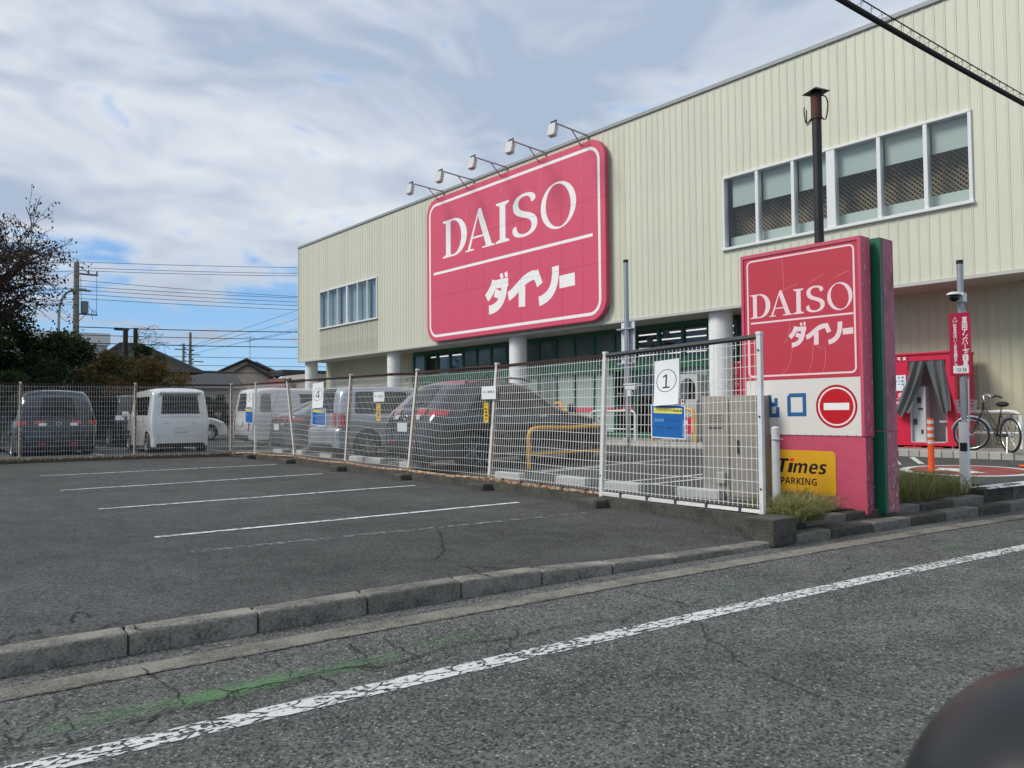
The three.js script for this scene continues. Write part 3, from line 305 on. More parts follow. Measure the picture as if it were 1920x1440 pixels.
  const tg = merge(new THREE.CylinderGeometry(.02, .02, 2.3, 6).rotateX(Math.PI / 2)); const tubeM = new THREE.MeshStandardMaterial({ color: 0x111111, emissive: lin(1, .97, .92), emissiveIntensity: 1.1 });
  for (const [x, y] of [[18.9, 3.62], [20.6, 3.62], [23, 3.62], [25.8, 3.62]]) for (let z = -27.2; z < -11.5; z += 2.6) { const m = mesh('fluorescent_tube', tg, tubeM, R); m.position.set(x, y, z + .3 * (x - 19)); m.castShadow = false; if (z + .3 * (x - 19) > -11.8) R.remove(m); }
  RectAreaLightUniformsLib.init(); for (const x of [18.9, 20.6, 23, 25.8]) { const l = new THREE.RectAreaLight(lin(1, .97, .92), 1.1, .04, 15); l.position.set(x, 3.59, -19.5); l.lookAt(x, 0, -19.5); l.name = 'tube_light'; scene.add(l); }
}
// the big board on the facade
{
  const b = thing('store_sign', 'huge pink red board with white DAISO lettering on the cream facade', 'sign board', [FX - .1, 3.85, -24.55], Math.PI / 2 * 0);
  const W = 9.15, H = 5.25, r = .62; const s = rrect(W, H, r); const g = extrude(s, .1, .012); g.rotateY(-Math.PI / 2); // shape x -> +z, faces -x
  part('board', g, std([.45, .06, .11], .6), b);
  const t = canvas(2048, 1176, (c, w, h) => { c.fillStyle = '#d8506c'; c.fillRect(0, 0, w, h); const X = (u) => u * w, Y = (v) => v * h; c.fillStyle = '#f6f4f1'; c.strokeStyle = '#f6f4f1'; const rr = (x0, y0, x1, y1, q) => { c.beginPath(); c.roundRect(X(x0), Y(y0), X(x1) - X(x0), Y(y1) - Y(y0), X(q)); }; c.lineWidth = 21; rr(.022, .042, .974, .964, .045); c.stroke(); c.fillRect(X(.048), Y(.518), X(.897), 21); logoLetters(c, X, Y); logoKana(c, X, Y);
    const q = rng(8); for (let i = 0; i < 5; i++) { } 
    for (let i = 0; i < 46; i++) { c.strokeStyle = i % 3 ? 'rgba(240,200,205,.16)' : 'rgba(90,30,45,.10)'; c.lineWidth = 1 + q() * 4; const x = q() * w, y = q() * h * .8; c.beginPath(); c.moveTo(x, y); c.lineTo(x + (q() - .5) * 4, y + 40 + q() * 220); c.stroke(); } for (const u of [.272, .485, .693, .899]) for (let i = 0; i < 5; i++) { c.strokeStyle = 'rgba(245,225,225,.22)'; c.lineWidth = 2 + q() * 3; c.beginPath(); const x = X(u) + (q() - .5) * 14, y = 20 + q() * 200; c.moveTo(x, y); c.lineTo(x, y + 40 + q() * 120); c.stroke(); } });
  const faceM = new THREE.MeshStandardMaterial({ map: t, roughness: .5 }), outline = rrect(W - .02, H - .02, r - .01).getPoints(8).map((p) => [p.x, p.y]);
  const clip = (P, ax, lim, sg) => { const o = []; P.forEach((a, i) => { const c = P[(i + 1) % P.length], da = sg * (a[ax] - lim), dc = sg * (c[ax] - lim); if (da >= 0) o.push(a); if (da * dc < 0) { const k = da / (da - dc); o.push([lerp(a[0], c[0], k), lerp(a[1], c[1], k)]); } }); return o; };
  const us = [0, .166, .272, .38, .485, .59, .693, .80, .899, 1], vs = [0, .31, .67, 1], rp2 = rng(19), gap = .003; // the face is made of sheets with open joints
  for (let a = 0; a < us.length - 1; a++) for (let d = 0; d < 3; d++) { let P = outline; P = clip(P, 0, us[a] * W + gap, 1); P = clip(P, 0, us[a + 1] * W - gap, -1); P = clip(P, 1, vs[d] * H + gap, 1); P = clip(P, 1, vs[d + 1] * H - gap, -1); const g = extrude(shapeOf(P), .008); const p = g.attributes.position, uv = []; for (let i = 0; i < p.count; i++) uv.push(p.getX(i) / (W - .02), p.getY(i) / (H - .02)); g.setAttribute('uv', new THREE.Float32BufferAttribute(uv, 2)); g.rotateY(-Math.PI / 2); g.translate(-.1135 - rp2() * .003, .01, .01); part('face_sheet', g, faceM, b, { keepUV: true }); }
  // floodlights on arms
  const lampM = std([.55, .55, .53], .5, { map: gA3 }), armM = std([.40, .37, .34], .6, { map: gA3 });
  const fl0 = thing('floodlight', 'leftmost of five floodlights on arms above the DAISO board', 'floodlight', [FX, 9.36, -23.74], 0, 'floodlights over the store sign');
  part('arm', [bar([-.05, 0, 0], [-1.5, .02, .14], .025, 8), bar([-.05, .06, -.05], [-.05, -.12, .05], .03, 8)], armM, fl0); part('brace', bar([-.05, -.42, -.12], [-.72, 0, .06], .018, 8), armM, fl0);
  const hd = extrude(rrect(.22, .34, .05), .12, .02); hd.rotateX(.25); hd.rotateY(Math.PI / 2 + .2); const hm = part('lamp_head', hd.translate(-1.6, -.36, .25), lampM, fl0); part('bracket', [bar([-1.5, .05, .02], [-1.5, .05, .26], .02, 6), bar([-1.5, .04, .03], [-1.52, -.12, .03], .014, 6), bar([-1.5, .04, .25], [-1.52, -.12, .25], .014, 6)], M.dark, fl0);
  ['second floodlight from the left above the DAISO board', 'middle one of five floodlights on arms above the DAISO board', 'fourth floodlight from the left above the DAISO board', 'rightmost and nearest floodlight on an arm above the DAISO board'].forEach((l, i) => copy(fl0, l, [FX, 9.36, [-21.9, -20.06, -18.16, -16.27][i]]));
}

// ---------------------------------------------------------------- mesh fences
const lerp3 = (a, b, t) => V(lerp(a.x, b.x, t), lerp(a.y, b.y, t), lerp(a.z, b.z, t));
function prism(pts, r) { const pos = []; for (let i = 0; i < pts.length - 1; i++) { const a = pts[i], b = pts[i + 1], d = b.clone().sub(a).normalize(); let u = Math.abs(d.y) > .7 ? V(1, 0, 0) : V(0, 1, 0); const s = u.clone().cross(d).normalize().multiplyScalar(r), t = d.clone().cross(s).normalize().multiplyScalar(r); const c = [[1, 1], [-1, 1], [-1, -1], [1, -1]].map(([p, q]) => s.clone().multiplyScalar(p).addScaledVector(t, q)); for (let k = 0; k < 4; k++) { const p = c[k], q = c[(k + 1) % 4]; const A = a.clone().add(p), B = a.clone().add(q), C = b.clone().add(q), D = b.clone().add(p); pos.push(...A, ...C, ...B, ...A, ...D, ...C); } } const g = new THREE.BufferGeometry(); g.setAttribute('position', new THREE.Float32BufferAttribute(pos, 3)); g.computeVertexNormals(); return g; }
function fence(posts, label, rust, warp, out) {
  const f = thing('mesh_fence', label, 'fence', [posts[0][0], 0, posts[0][2]]); const O = V(posts[0][0], 0, posts[0][2]); const r = rng(71 + posts.length);
  const B = posts.map((p) => V(p[0], p[1], p[2]).sub(O)), T = posts.map((p) => V(p[3], p[4], p[5]).sub(O));
  posts.forEach((p, i) => { const d = T[i].clone().sub(B[i]), l = d.length() + .14; const g = rb(-.024, .024, -.12, l - .12, -.024, .024, .006); g.applyQuaternion(new THREE.Quaternion().setFromUnitVectors(UP, d.clone().normalize())); const m = part('post', g, M.railW, f); m.position.copy(B[i]); if (rust[i]) { const k = rb(-.012, .03, -.12, l - .13, .012, .03, .004).applyQuaternion(new THREE.Quaternion().setFromUnitVectors(UP, d.clone().normalize())); part('rusted_flange', k.translate(out ? 0 : .0, 0, out ? .006 : -.0), M.rust, m); part('rusted_foot', rb(-.027, .027, -.12, .06, -.027, .027, .004), M.rust, m); } part('bolt', [.12, .5, .85].map((t) => new THREE.SphereGeometry(.011, 6, 4).translate(-.026, t * l, 0)), M.dark, m); part('cap', rb(-.028, .028, l - .125, l - .095, -.028, .028, .005).translate(d.x * 1.0, 0, d.z * 1.0), M.white, m); });
  for (let i = 0; i < posts.length - 1; i++) {
    const b0 = B[i].clone(), b1 = B[i + 1].clone(), t0 = T[i].clone(), t1 = T[i + 1].clone(); const w = warp[i] || 0, ph = r() * 6, L = b0.distanceTo(b1), nv = Math.round(L / .058), nh = 15, gs = [];
    const dir = b1.clone().sub(b0).normalize(), nrm = V(dir.z, 0, -dir.x);
    const at = (s, t) => { const p = lerp3(lerp3(b0, b1, s), lerp3(t0, t1, s), t); const k = w * Math.sin(Math.PI * s) * Math.sin(Math.PI * Math.min(1, t * 1.1)); p.addScaledVector(nrm, k * .10 * Math.sin(3 * s + ph)).addScaledVector(UP, k * .035 * Math.sin(5 * s + 4 * t + ph)); p.addScaledVector(dir, w * .05 * Math.sin(Math.PI * t) * Math.sin(6 * s + 2.5 * t + ph) * Math.sin(Math.PI * s)); return p; };
    const wr = out && i < 2 ? .0024 : .0017; const sv = w ? 6 : 1, sh = w ? 12 : 2;
    for (let k = 1; k < nv; k++) { const q = []; for (let j = 0; j <= sv; j++) q.push(at(k / nv, lerp(.02, .985, j / sv))); gs.push(prism(q, wr)); }
    for (let k = 0; k < nh; k++) { const q = [], jit = w * (r() - .5) * .008; for (let j = 0; j <= sh; j++) q.push(at(j / sh, lerp(.035, .965, k / (nh - 1)) + jit)); gs.push(prism(q, wr)); }
    part('mesh_panel', gs, M.wire, f);
    const rail = (a, b, h, dep, mat, name) => { const n = 8, q = []; for (let j = 0; j <= n; j++) q.push(lerp3(a, b, j / n).addScaledVector(UP, w * .02 * Math.sin(Math.PI * j / n) * (name === 'bottom_rail' ? -1 : .4))); const g = q.slice(0, -1).map((p, j) => { const d = q[j + 1].clone().sub(p), l = d.length(); const k = box(dep, h, l + .002); k.applyQuaternion(new THREE.Quaternion().setFromUnitVectors(V(0, 0, 1), d.normalize())); const c = lerp3(p, q[j + 1], .5); return k.translate(c.x, c.y, c.z); }); part(name, g, mat, f); };
    rail(t0, t1, .04, .035, i < 1 && out ? M.dark : M.rustDark, 'top_rail'); rail(b0, b1, .035, .04, rust[i] || rust[i + 1] ? M.rust : M.railW, 'bottom_rail');
    if (out && i < 2) part('clip', Array.from({ length: 5 }, (_, j) => { const p = lerp3(b0, b1, (j + .6) / 5.4); return box(.03, .05, .03, p.x - .012, p.y + .01, p.z); }), M.dark, f);
  }
  return f;
}
fence(POST, 'leaning white wire mesh fence between the front lot and the store', [0, 0, 1, 1, 1, 1, 0, 1], [.2, .4, .9, .8, .8, .6, 0], true);
fence(LPOST, 'upright white mesh fence with rusty rails across the back of the front lot', [1, 1, 1, 1, 1], [0, 0, 0, 0], false);
{ // footing of the fences: low dark concrete wall with a lump of concrete at every post
  const wall = thing('fence_footing', 'low dark concrete footing wall under the leaning mesh fence', 'low wall', [6.7, 0, -4.4]); const O = V(6.7, 0, -4.4); const gs = [];
  const seg = (a, b, w, y0, y1) => { const d = b.clone().sub(a), l = d.length(); const g = new RoundedBoxGeometry(w, y1 - y0, l + .02, 2, .015); g.rotateY(Math.atan2(d.x, d.z)); return g.translate((a.x + b.x) / 2, (y0 + y1) / 2, (a.z + b.z) / 2); };
  for (let i = 0; i < 7; i++) { const p = POST[i], q = POST[i + 1]; part('footing_block', seg(V(p[0] + .03, 0, p[2] - .02).sub(O), V(q[0] + .03, 0, q[2] + .02).sub(O), .16, 0, Math.min(p[1], q[1]) - .03 + i * .001), M.darkConc, wall); }
  const r = rng(2); for (let i = 1; i < 7; i++) { const p = POST[i], g = new RoundedBoxGeometry(.3 + .1 * r(), .26, .34, 3, .05); const a = g.attributes.position; for (let k = 0; k < a.count; k++) { const n = .05 * (fbm(a.getX(k) * 8 + i, a.getZ(k) * 8 + a.getY(k) * 5, 3) - .5); a.setXYZ(k, a.getX(k) * (1 + n), a.getY(k) + n * .4, a.getZ(k) * (1 + n)); } g.computeVertexNormals(); part('post_base', g.translate(p[0] - O.x - .1, .095, p[2] - O.z), M.darkConc, wall); }
  part('end_block', rb(-.33, .06, 0, .255, .04, .37, .02), M.darkConc, wall);
  const w2 = thing('fence_footing', 'low concrete strip under the upright back fence', 'low wall', [7.73, 0, -21.35]); const O2 = V(7.73, 0, -21.35); for (let i = 0; i < 4; i++) { const p = LPOST[i], q = LPOST[i + 1]; part('footing_block', seg(V(p[0], 0, p[2] - .02).sub(O2), V(q[0], 0, q[2] - .02).sub(O2), .16, 0, .165 + i * .001), M.darkConc, w2); }
}
// papers and plates tied to the fence
function board(name, label, cat, x, z0, z1, y0, y1, t, o = {}) { // print faces the lot (-x); z0 is its left edge
  const w = z1 - z0, h = y1 - y0, n = 10, th = thing(name, label, cat, [x, y0, z0], 0, o.group); const g = new THREE.PlaneGeometry(w, h, n, n); const p = g.attributes.position; const uv = g.attributes.uv; for (let i = 0; i < p.count; i++) { const u = uv.getX(i), v = uv.getY(i); const curl = (o.curl ?? 0) * (Math.pow(1 - v, 2) * (.6 + .4 * u) + .25 * Math.sin(u * 5) * (1 - v)); p.setXYZ(i, -.006 - curl, v * h + (o.skew ?? 0) * (u - .5), u * w); } const ix = g.index.array; g.computeVertexNormals(); if (g.attributes.normal.getX(0) > 0) { for (let i = 0; i < ix.length; i += 3) { const q = ix[i]; ix[i] = ix[i + 1]; ix[i + 1] = q; } g.computeVertexNormals(); }
  part('print', g, new THREE.MeshStandardMaterial({ map: t, roughness: .45, side: THREE.DoubleSide }), th, { keepUV: true }); const b = g.clone().translate(.003, 0, 0); part('backing', b, M.white, th); return th; }
const paperT = (d) => canvas(256, 480, (c, w, h) => { c.fillStyle = '#e9ebea'; c.fillRect(0, 0, w, h); c.strokeStyle = '#23282c'; c.lineWidth = 7; c.beginPath(); c.ellipse(w / 2, h * .46, w * .385, h * .245, 0, 0, 7); c.stroke(); c.fillStyle = '#1d2226'; c.font = '190px sans-serif'; c.textAlign = 'center'; c.textBaseline = 'middle'; c.save(); c.translate(w / 2, h * .47); c.scale(1, 1.15); if (d === '1') { c.fillRect(-7, -62, 15, 120); c.fillRect(-34, 52, 70, 13); c.beginPath(); c.moveTo(-7, -62); c.lineTo(-34, -44); c.lineTo(-34, -30); c.lineTo(-4, -48); c.fill(); } else c.fillText(d, 0, 0); c.restore(); });
const noticeT = canvas(512, 512, (c, w, h) => { c.fillStyle = '#e8eef2'; c.fillRect(0, 0, w, h); c.fillStyle = '#1263ac'; c.fillRect(14, 12, w - 28, h - 26); c.fillStyle = '#f0e264'; c.fillRect(44, 44, w - 92, 84); c.strokeStyle = '#22303a'; glyphs(c, 'ハウジングプラザ駐車場', 58, 66, 42, { gap: .86, w: .12 }); c.strokeStyle = '#9dc4e4'; c.fillStyle = '#cfe2f2'; ['3', '4', '5'].forEach((d, i) => { c.lineWidth = 4; c.beginPath(); c.arc(72 + i * 50, 236, 21, 0, 7); c.stroke(); c.font = '30px sans-serif'; c.textAlign = 'center'; c.textBaseline = 'middle'; c.fillText(d, 72 + i * 50, 238); }); c.strokeStyle = '#0b3f73'; glyphs(c, 'の', 204, 214, 44); c.fillStyle = '#0b3f73'; c.font = 'bold 44px sans-serif'; c.fillText('3', 268, 238); glyphs(c, '台です', 292, 214, 46); glyphs(c, '今一度ご確認下さい', 66, 330, 42, { gap: .98 }); });
const nameT = canvas(256, 192, (c, w, h) => { c.fillStyle = '#e6e9e8'; c.fillRect(0, 0, w, h); c.strokeStyle = '#3c4448'; glyphs(c, '中入車算台', 22, 66, 42, { gap: 1.02 }); });
const stickT = canvas(64, 320, (c, w, h) => { c.fillStyle = '#e6b92c'; c.fillRect(0, 0, w, h); c.strokeStyle = '#3a2c08'; c.lineWidth = 5; c.beginPath(); c.arc(w / 2, 36, 18, 0, 7); c.stroke(); glyphs(c, '駐車場止', 12, 84, 42, { vertical: true, gap: 1.25, w: .16 }); });
board('paper_sheet', 'white sheet with circled 1 on the nearest fence panel', 'paper sheet', 6.74, -5.70, -5.36, 1.31, 1.80, paperT('1'), { curl: .05, skew: .02 }); board('notice', 'blue parking notice with yellow heading below the circled 1', 'notice', 6.74, -5.76, -5.29, .95, 1.31, noticeT, { skew: -.015 });
board('paper_sheet', 'white sheet with circled 4 on the fence in front of the silver car', 'paper sheet', 7.50, -15.84, -15.32, 1.37, 1.91, paperT('4'), { curl: .03, skew: .02 }); board('notice', 'blue parking notice on the fence in front of the silver car', 'notice', 7.50, -15.88, -15.22, 1.0, 1.37, noticeT, { skew: -.02 });
board('paper_sheet', 'white sheet with circled 5 near the corner of the fences', 'paper sheet', 7.79, -20.36, -19.97, 1.44, 1.9, paperT('5'), { curl: .02 }); board('notice', 'blue parking notice near the corner of the two fences', 'notice', 7.79, -20.46, -19.94, 1.02, 1.42, noticeT, { skew: -.02 });
board('name_plate', 'small white plate on the fence post in front of the black car', 'plate', 7.08, -9.29, -8.95, 1.44, 1.63, nameT); board('warning_sticker', 'narrow yellow vertical strip below the plate on the black car\'s fence post', 'sign strip', 7.08, -9.24, -9.13, 1.10, 1.39, stickT);
board('name_plate', 'small white plate on the fence over the silver car\'s side windows', 'plate', 7.30, -12.87, -12.48, 1.46, 1.64, nameT); board('warning_sticker', 'narrow yellow vertical strip on the fence over the silver car\'s door', 'sign strip', 7.30, -12.77, -12.62, 1.11, 1.42, stickT);

// ---------------------------------------------------------------- the tall exit sign
{
  const X0 = 8.29, W = 1.5, Hh = 3.0, yb = .12; const s = thing('pylon_sign', 'tall pink sign tower with red DAISO panel, exit panel and yellow parking board', 'sign tower', [X0, yb, -5.62]); // local z 0..1.5, faces -x
  const sidePk = std([.47, .085, .15], .5, { map: rep(grainB, .8) });
  part('cabinet', [bx(.02, .18, 0, Hh - .03, .012, W - .012)], sidePk, s); part('frame', [bx(-.02, .19, .84, Hh, W - .035, W), bx(-.02, .19, .84, Hh, 0, .035), bx(-.02, .19, Hh - .04, Hh, .035, W - .035)], M.pink, s); part('seam', bx(-.004, .195, .825, .838, -.006, W + .006), std([.3, .06, .1], .6), s);
  const face = (name, y0, y1, z0, z1, mat, x = -.004) => { const g = new THREE.PlaneGeometry(z1 - z0, y1 - y0); g.rotateY(-Math.PI / 2); g.translate(x, (y0 + y1) / 2, (z0 + z1) / 2); const uv = g.attributes.uv, p = g.attributes.position; for (let i = 0; i < p.count; i++) uv.setXY(i, (p.getZ(i) - z0) / (z1 - z0), (p.getY(i) - y0) / (y1 - y0)); return part(name, g, mat, s, { keepUV: true }); };
  const pr = (t, r = .3) => new THREE.MeshStandardMaterial({ map: t, roughness: r });
  face('logo_panel', 1.48, Hh - .04, .035, W - .035, pr(canvas(1024, 1060, (c, w, h) => { c.fillStyle = '#c23a49'; c.fillRect(0, 0, w, h); c.strokeStyle = c.fillStyle = '#efd6d8'; c.lineWidth = 15; c.beginPath(); c.roundRect(36, 30, w - 72, h - 66, 38); c.stroke(); const m = (a0, a1, b0, b1) => (v) => b0 + (v - a0) / (a1 - a0) * (b1 - b0); logoLetters(c, m(.115, .872, .06 * w, .95 * w), m(.17, .44, .295 * h, .50 * h)); c.fillRect(.06 * w, .527 * h, .895 * w, 15); logoKana(c, m(.395, .862, .42 * w, .95 * w), m(.64, .86, .575 * h, .745 * h));
    c.strokeStyle = 'rgba(240,205,208,.55)'; c.lineWidth = 3; for (const [a, b, d, e] of [[.36, .05, .37, .3], [.37, .3, .5, .26], [.60, .27, .72, .22], [.44, .75, .33, .97], [.62, .74, .56, .97], [.72, .76, .69, .97], [.42, .55, .36, .72], [.62, .73, .70, .78], [.80, .26, .93, .22]]) { c.beginPath(); c.moveTo(a * w, b * h); c.quadraticCurveTo((a * .75 + d * .25 + .02) * w, (b * .3 + e * .7) * h, d * w, e * h); c.stroke(); } })), -.008);
  face('exit_panel', .84, 1.48, .035, W - .035, pr(canvas(1024, 460, (c, w, h) => { c.fillStyle = '#e0dbd4'; c.fillRect(0, 0, w, h); c.strokeStyle = '#2c6296'; glyphs(c, '出口', 140, 118, 215, { w: .155, sx: .9, gap: 1.28 }); const X = (1.5 - .035 * 2); c.save(); const cx = (1.5 - .32 - .035) / X * w, cy = h * .5; c.fillStyle = '#b3142a'; c.beginPath(); c.arc(cx, cy, 172, 0, 7); c.fill(); c.fillStyle = '#f1dfe0'; c.beginPath(); c.arc(cx, cy, 154, 0, 7); c.fill(); c.fillStyle = '#c4101c'; c.beginPath(); c.arc(cx, cy, 140, 0, 7); c.fill(); c.fillStyle = '#f2efec'; c.fillRect(cx - 106, cy - 28, 212, 56); c.restore(); })), -.006);
  const base = face('base_panel', 0, .825, .0, W, M.pink, -.002);
  const yt = canvas(1024, 560, (c, w, h) => { c.fillStyle = '#dfa61d'; c.fillRect(0, 0, w, h); c.fillStyle = '#14110f'; c.font = 'bold 250px sans-serif'; c.save(); c.transform(1, 0, -.22, 1, 0, 0); c.textBaseline = 'alphabetic'; fit(c, 'T', 'bold 300px sans-serif', 330, 110, 470, 290); c.fillRect(485, 165, 50, 125); c.fillStyle = '#d8321c'; c.fillRect(485, 108, 50, 40); c.fillStyle = '#14110f'; fit(c, 'mes', 'bold 300px sans-serif', 552, 160, 960, 294); c.restore(); fit(c, 'PARKING', 'bold 200px sans-serif', 330, 352, 790, 440); });
  { const g = new THREE.ShapeGeometry(rrect(1.0, .5, .05), 6), p = g.attributes.position, uv = []; for (let i = 0; i < p.count; i++) uv.push(p.getX(i) / 1.0, p.getY(i) / .5); g.setAttribute('uv', new THREE.Float32BufferAttribute(uv, 2)); const ix = g.index.array; for (let i = 0; i < ix.length; i += 3) { const q = ix[i]; ix[i] = ix[i + 1]; ix[i + 1] = q; } g.computeVertexNormals(); g.rotateY(-Math.PI / 2); g.translate(-.008, .165, .16); part('parking_board', g, new THREE.MeshStandardMaterial({ map: yt, roughness: .35, side: THREE.DoubleSide }), s, { keepUV: true }); }
  const r = rng(6); part('screw', Array.from({ length: 14 }, (_, i) => new THREE.SphereGeometry(.008, 6, 4).translate(-.004, .845, .1 + i * .1)), M.galv, s);
  part('chipped_paint', Array.from({ length: 46 }, () => { const y = r() * 2.9 + .04, x = .01 + r() * .16, w = .003 + r() * .008, h = .006 + r() * .05; return box(w, h, .0016, x, y, W + .0005); }), std([.62, .5, .5], .8), s, { stuff: true });
  const b = thing('pylon_sign', 'second sign tower behind the first, green edge and faded pink side', 'sign tower', [8.54, .12, -5.62]);
  part('green_face', [bx(.0, .05, 0, 3.0, .01, 1.58)], std([.012, .15, .075], .4, { map: gA3 }), b); part('faded_side', [rb(.051, .3, 0, 3.0, 0, 1.585, .004)], std([.50, .15, .21], .6, { map: rep(grainB, .9) }), b); part('seam', bx(-.003, .303, .88, .893, -.003, 1.589), std([.3, .1, .12], .7), b);
  const rr = rng(16); part('chipped_paint', Array.from({ length: 70 }, () => { const y = rr() * rr() * 1.6 + .04, x = .07 + rr() * .22, w = .002 + rr() * .006, h = .006 + rr() * .05; return box(w, h, .0016, x, y, 1.586); }), std([.66, .56, .56], .8), b, { stuff: true });
}
{ // service pole behind the sign
  const o = thing('service_pole', 'black pipe pole with square rain cap rising behind the sign tower', 'pole', [9.05, .15, -5.02]); const blk = std([.018, .017, .016], .55, { map: gB2 });
  part('pipe', cyl(.058, .055, 4.75, 0, 0, 0, 18), blk, o); part('collar', cyl(.066, .066, .3, 0, 4.68, 0, 18), std([.10, .035, .025], .75, { map: gB2 }), o); const cap = new THREE.ConeGeometry(.17, .08, 4).rotateY(.4).translate(0, 5.05, 0); part('rain_cap', [cap, rb(-.045, .045, 4.97, 5.02, -.045, .045, .004)], blk, o);
  [tube([[0, 4.72, -.06], [-.02, 4.66, -.12], [-.02, 4.78, -.15], [-.02, 4.87, -.15]], .008, 12, 5), tube([[0, 4.70, -.06], [-.04, 4.62, -.10], [-.04, 4.74, -.11], [-.04, 4.82, -.11]], .008, 12, 5), tube([[0, 4.70, .06], [0, 4.64, .11], [0, 4.82, .15], [0, 4.93, .12], [0, 4.96, .07]], .009, 14, 5)].forEach((g) => part('cable_hook', g, M.black, o));
}
{ // beige cabinet, white posts, delineator
  const o = thing('electrical_cabinet', 'beige electrical cabinet behind the end of the mesh fence', 'cabinet', [7.95, .18, -5.52]); o.rotation.y = .16;
  part('housing', [rb(-.02, .42, 0, 1.24, -.42, .30, .008)], M.beigeBox, o); part('door', rb(-.032, -.019, .05, 1.2, -.05, .27, .004), M.beigeBox, o); part('door', rb(-.032, -.019, .05, 1.2, -.39, -.065, .004), M.beigeBox, o); part('vent', [rb(-.045, -.031, .86, 1.04, -.33, -.14, .004), ...Array.from({ length: 5 }, (_, i) => bx(-.052, -.044, .87 + i * .034, .884 + i * .034, -.32, -.15))], std([.30, .27, .22], .6), o); part('handle', rb(-.05, -.031, .56, .72, .04, .06, .006), M.dark, o); part('socket_box', rb(-.08, -.031, .2, .34, -.22, -.1, .015), std([.42, .41, .37], .5), o); part('plinth', bx(-.03, .43, -.04, 0, -.43, .31), M.conc, o);
  const wp = thing('white_post', 'short white post in front of the yellow parking board', 'post', [7.68, .12, -4.82]); part('pipe', cyl(.042, .042, .93, 0, 0, 0, 20), M.white, wp); part('cap', new THREE.SphereGeometry(.042, 18, 8, 0, 7, 0, 1.57).scale(1, .45, 1).translate(0, .93, 0), M.white, wp); part('ring', rb(-.05, .05, .8, .815, -.03, .075, .006), M.galv, wp);
  const dl = thing('delineator', 'orange flexible delineator post with silver bands', 'delineator', [12.4, .2, -5.17]); part('post', cyl(.045, .043, .9, 0, 0, 0, 20), M.orange, dl); for (let i = 0; i < 4; i++) part('reflective_band', cyl(.0455, .0455, .05, 0, .52 + i * .1, 0, 20), M.silverTape, dl); part('base', cyl(.11, .08, .05, 0, 0, 0, 20), M.orange, dl);
  const pl = thing('sign_pole', 'grey pole with red vertical number plate payment sign and dome camera', 'sign pole', [10.93, .15, -4.14]); part('pole', cyl(.038, .038, 2.98, 0, 0, 0, 18), M.galv, pl); part('cap', cyl(.041, .041, .05, 0, 2.96, 0, 18), M.black, pl); part('conduit', tube([[.01, .85, .055], [.01, 1.5, .06], [.0, 2.3, .05], [-.02, 2.55, .0]], .011, 16, 6), std([.5, .5, .48], .5), pl);
  part('sleeve', cyl(.062, .058, .92, -.02, 0, 0, 20), M.white, pl); part('tape', rb(-.085, -.03, .55, .66, -.03, .05, .01), M.black, pl);
  const st = canvas(256, 600, (c, w, h) => { c.fillStyle = '#b8173f'; c.fillRect(0, 0, w, h); c.fillStyle = '#a11236'; c.strokeStyle = '#f4ecec'; glyphs(c, '車両ナンバーで精算', 150, 34, 78, { vertical: true, gap: .66, sx: 1.05, w: .13 }); c.lineWidth = 5; c.beginPath(); c.moveTo(72, 36); c.lineTo(100, 82); c.lineTo(44, 82); c.closePath(); c.stroke(); glyphs(c, '駐車枠内に入庫後課金します'.replace('に', 'い').replace('庫', '車'), 48, 98, 46, { vertical: true, gap: .78, w: .12 }); c.fillStyle = '#efefec'; c.beginPath(); c.roundRect(36, 508, 190, 72, 8); c.fill(); c.fillStyle = '#14331f'; c.font = 'bold 46px sans-serif'; c.textAlign = 'center'; c.fillText('12-34', 138, 564); });
  const sg = new THREE.PlaneGeometry(.235, .80); part('sign_face', sg.clone().rotateY(-Math.PI / 2 + .35).translate(-.058, 1.92, 0), new THREE.MeshStandardMaterial({ map: st, roughness: .4 }), pl, { keepUV: true }); { const g = rb(-.12, .12, -.405, .405, -.006, 0, .002).rotateY(-Math.PI / 2 + .35).translate(-.054, 1.92, 0); part('sign_back', g, M.red, pl); }
  part('camera_bracket', [rb(-.07, .05, 2.46, 2.58, -.05, .06, .01)], M.white, pl); part('camera_hood', [new THREE.SphereGeometry(.085, 18, 8, 0, 7, 0, 1.6).scale(1.25, .5, 1).translate(-.13, 2.55, -.03)], M.white, pl); part('camera_dome', new THREE.SphereGeometry(.06, 18, 12).translate(-.13, 2.52, -.03), M.blackGloss, pl);
}
{ // camera pole in the store car park
  const y0 = yL(11.9), o = thing('camera_pole', 'galvanised pole with white sign back and cameras in the store lot', 'pole', [11.9, y0, -10.78]); part('pole', cyl(.05, .05, 4.02, 0, 0, 0, 18), M.galv, o); part('cap', cyl(.053, .053, .06, 0, 3.98, 0, 18), M.black, o);
  part('sign_back', rb(.06, .09, 1.84, 2.78, -.21, .15, .012), std([.66, .68, .72], .4), o); part('clamp', [2.62, 2.12, 1.92].map((y) => rb(-.06, .075, y, y + .03, -.23, .17, .006)), M.galv, o); part('camera_arm', [rb(-.08, .12, 1.5, 1.53, -.05, .28, .01)], M.white, o); part('camera', [rb(-.06, .03, 1.4, 1.5, -.02, .24, .02), rb(-.05, .02, 1.27, 1.4, .02, .12, .015)], M.white, o); part('junction_box', rb(-.09, -.03, .28, .44, -.08, .03, .01), std([.5, .5, .42], .5), o); part('conduit', tube([[-.02, 0, .07], [-.02, .8, .075], [-.02, 1.6, .07], [-.02, 2.6, .06]], .013, 16, 6), M.galv, o);
}
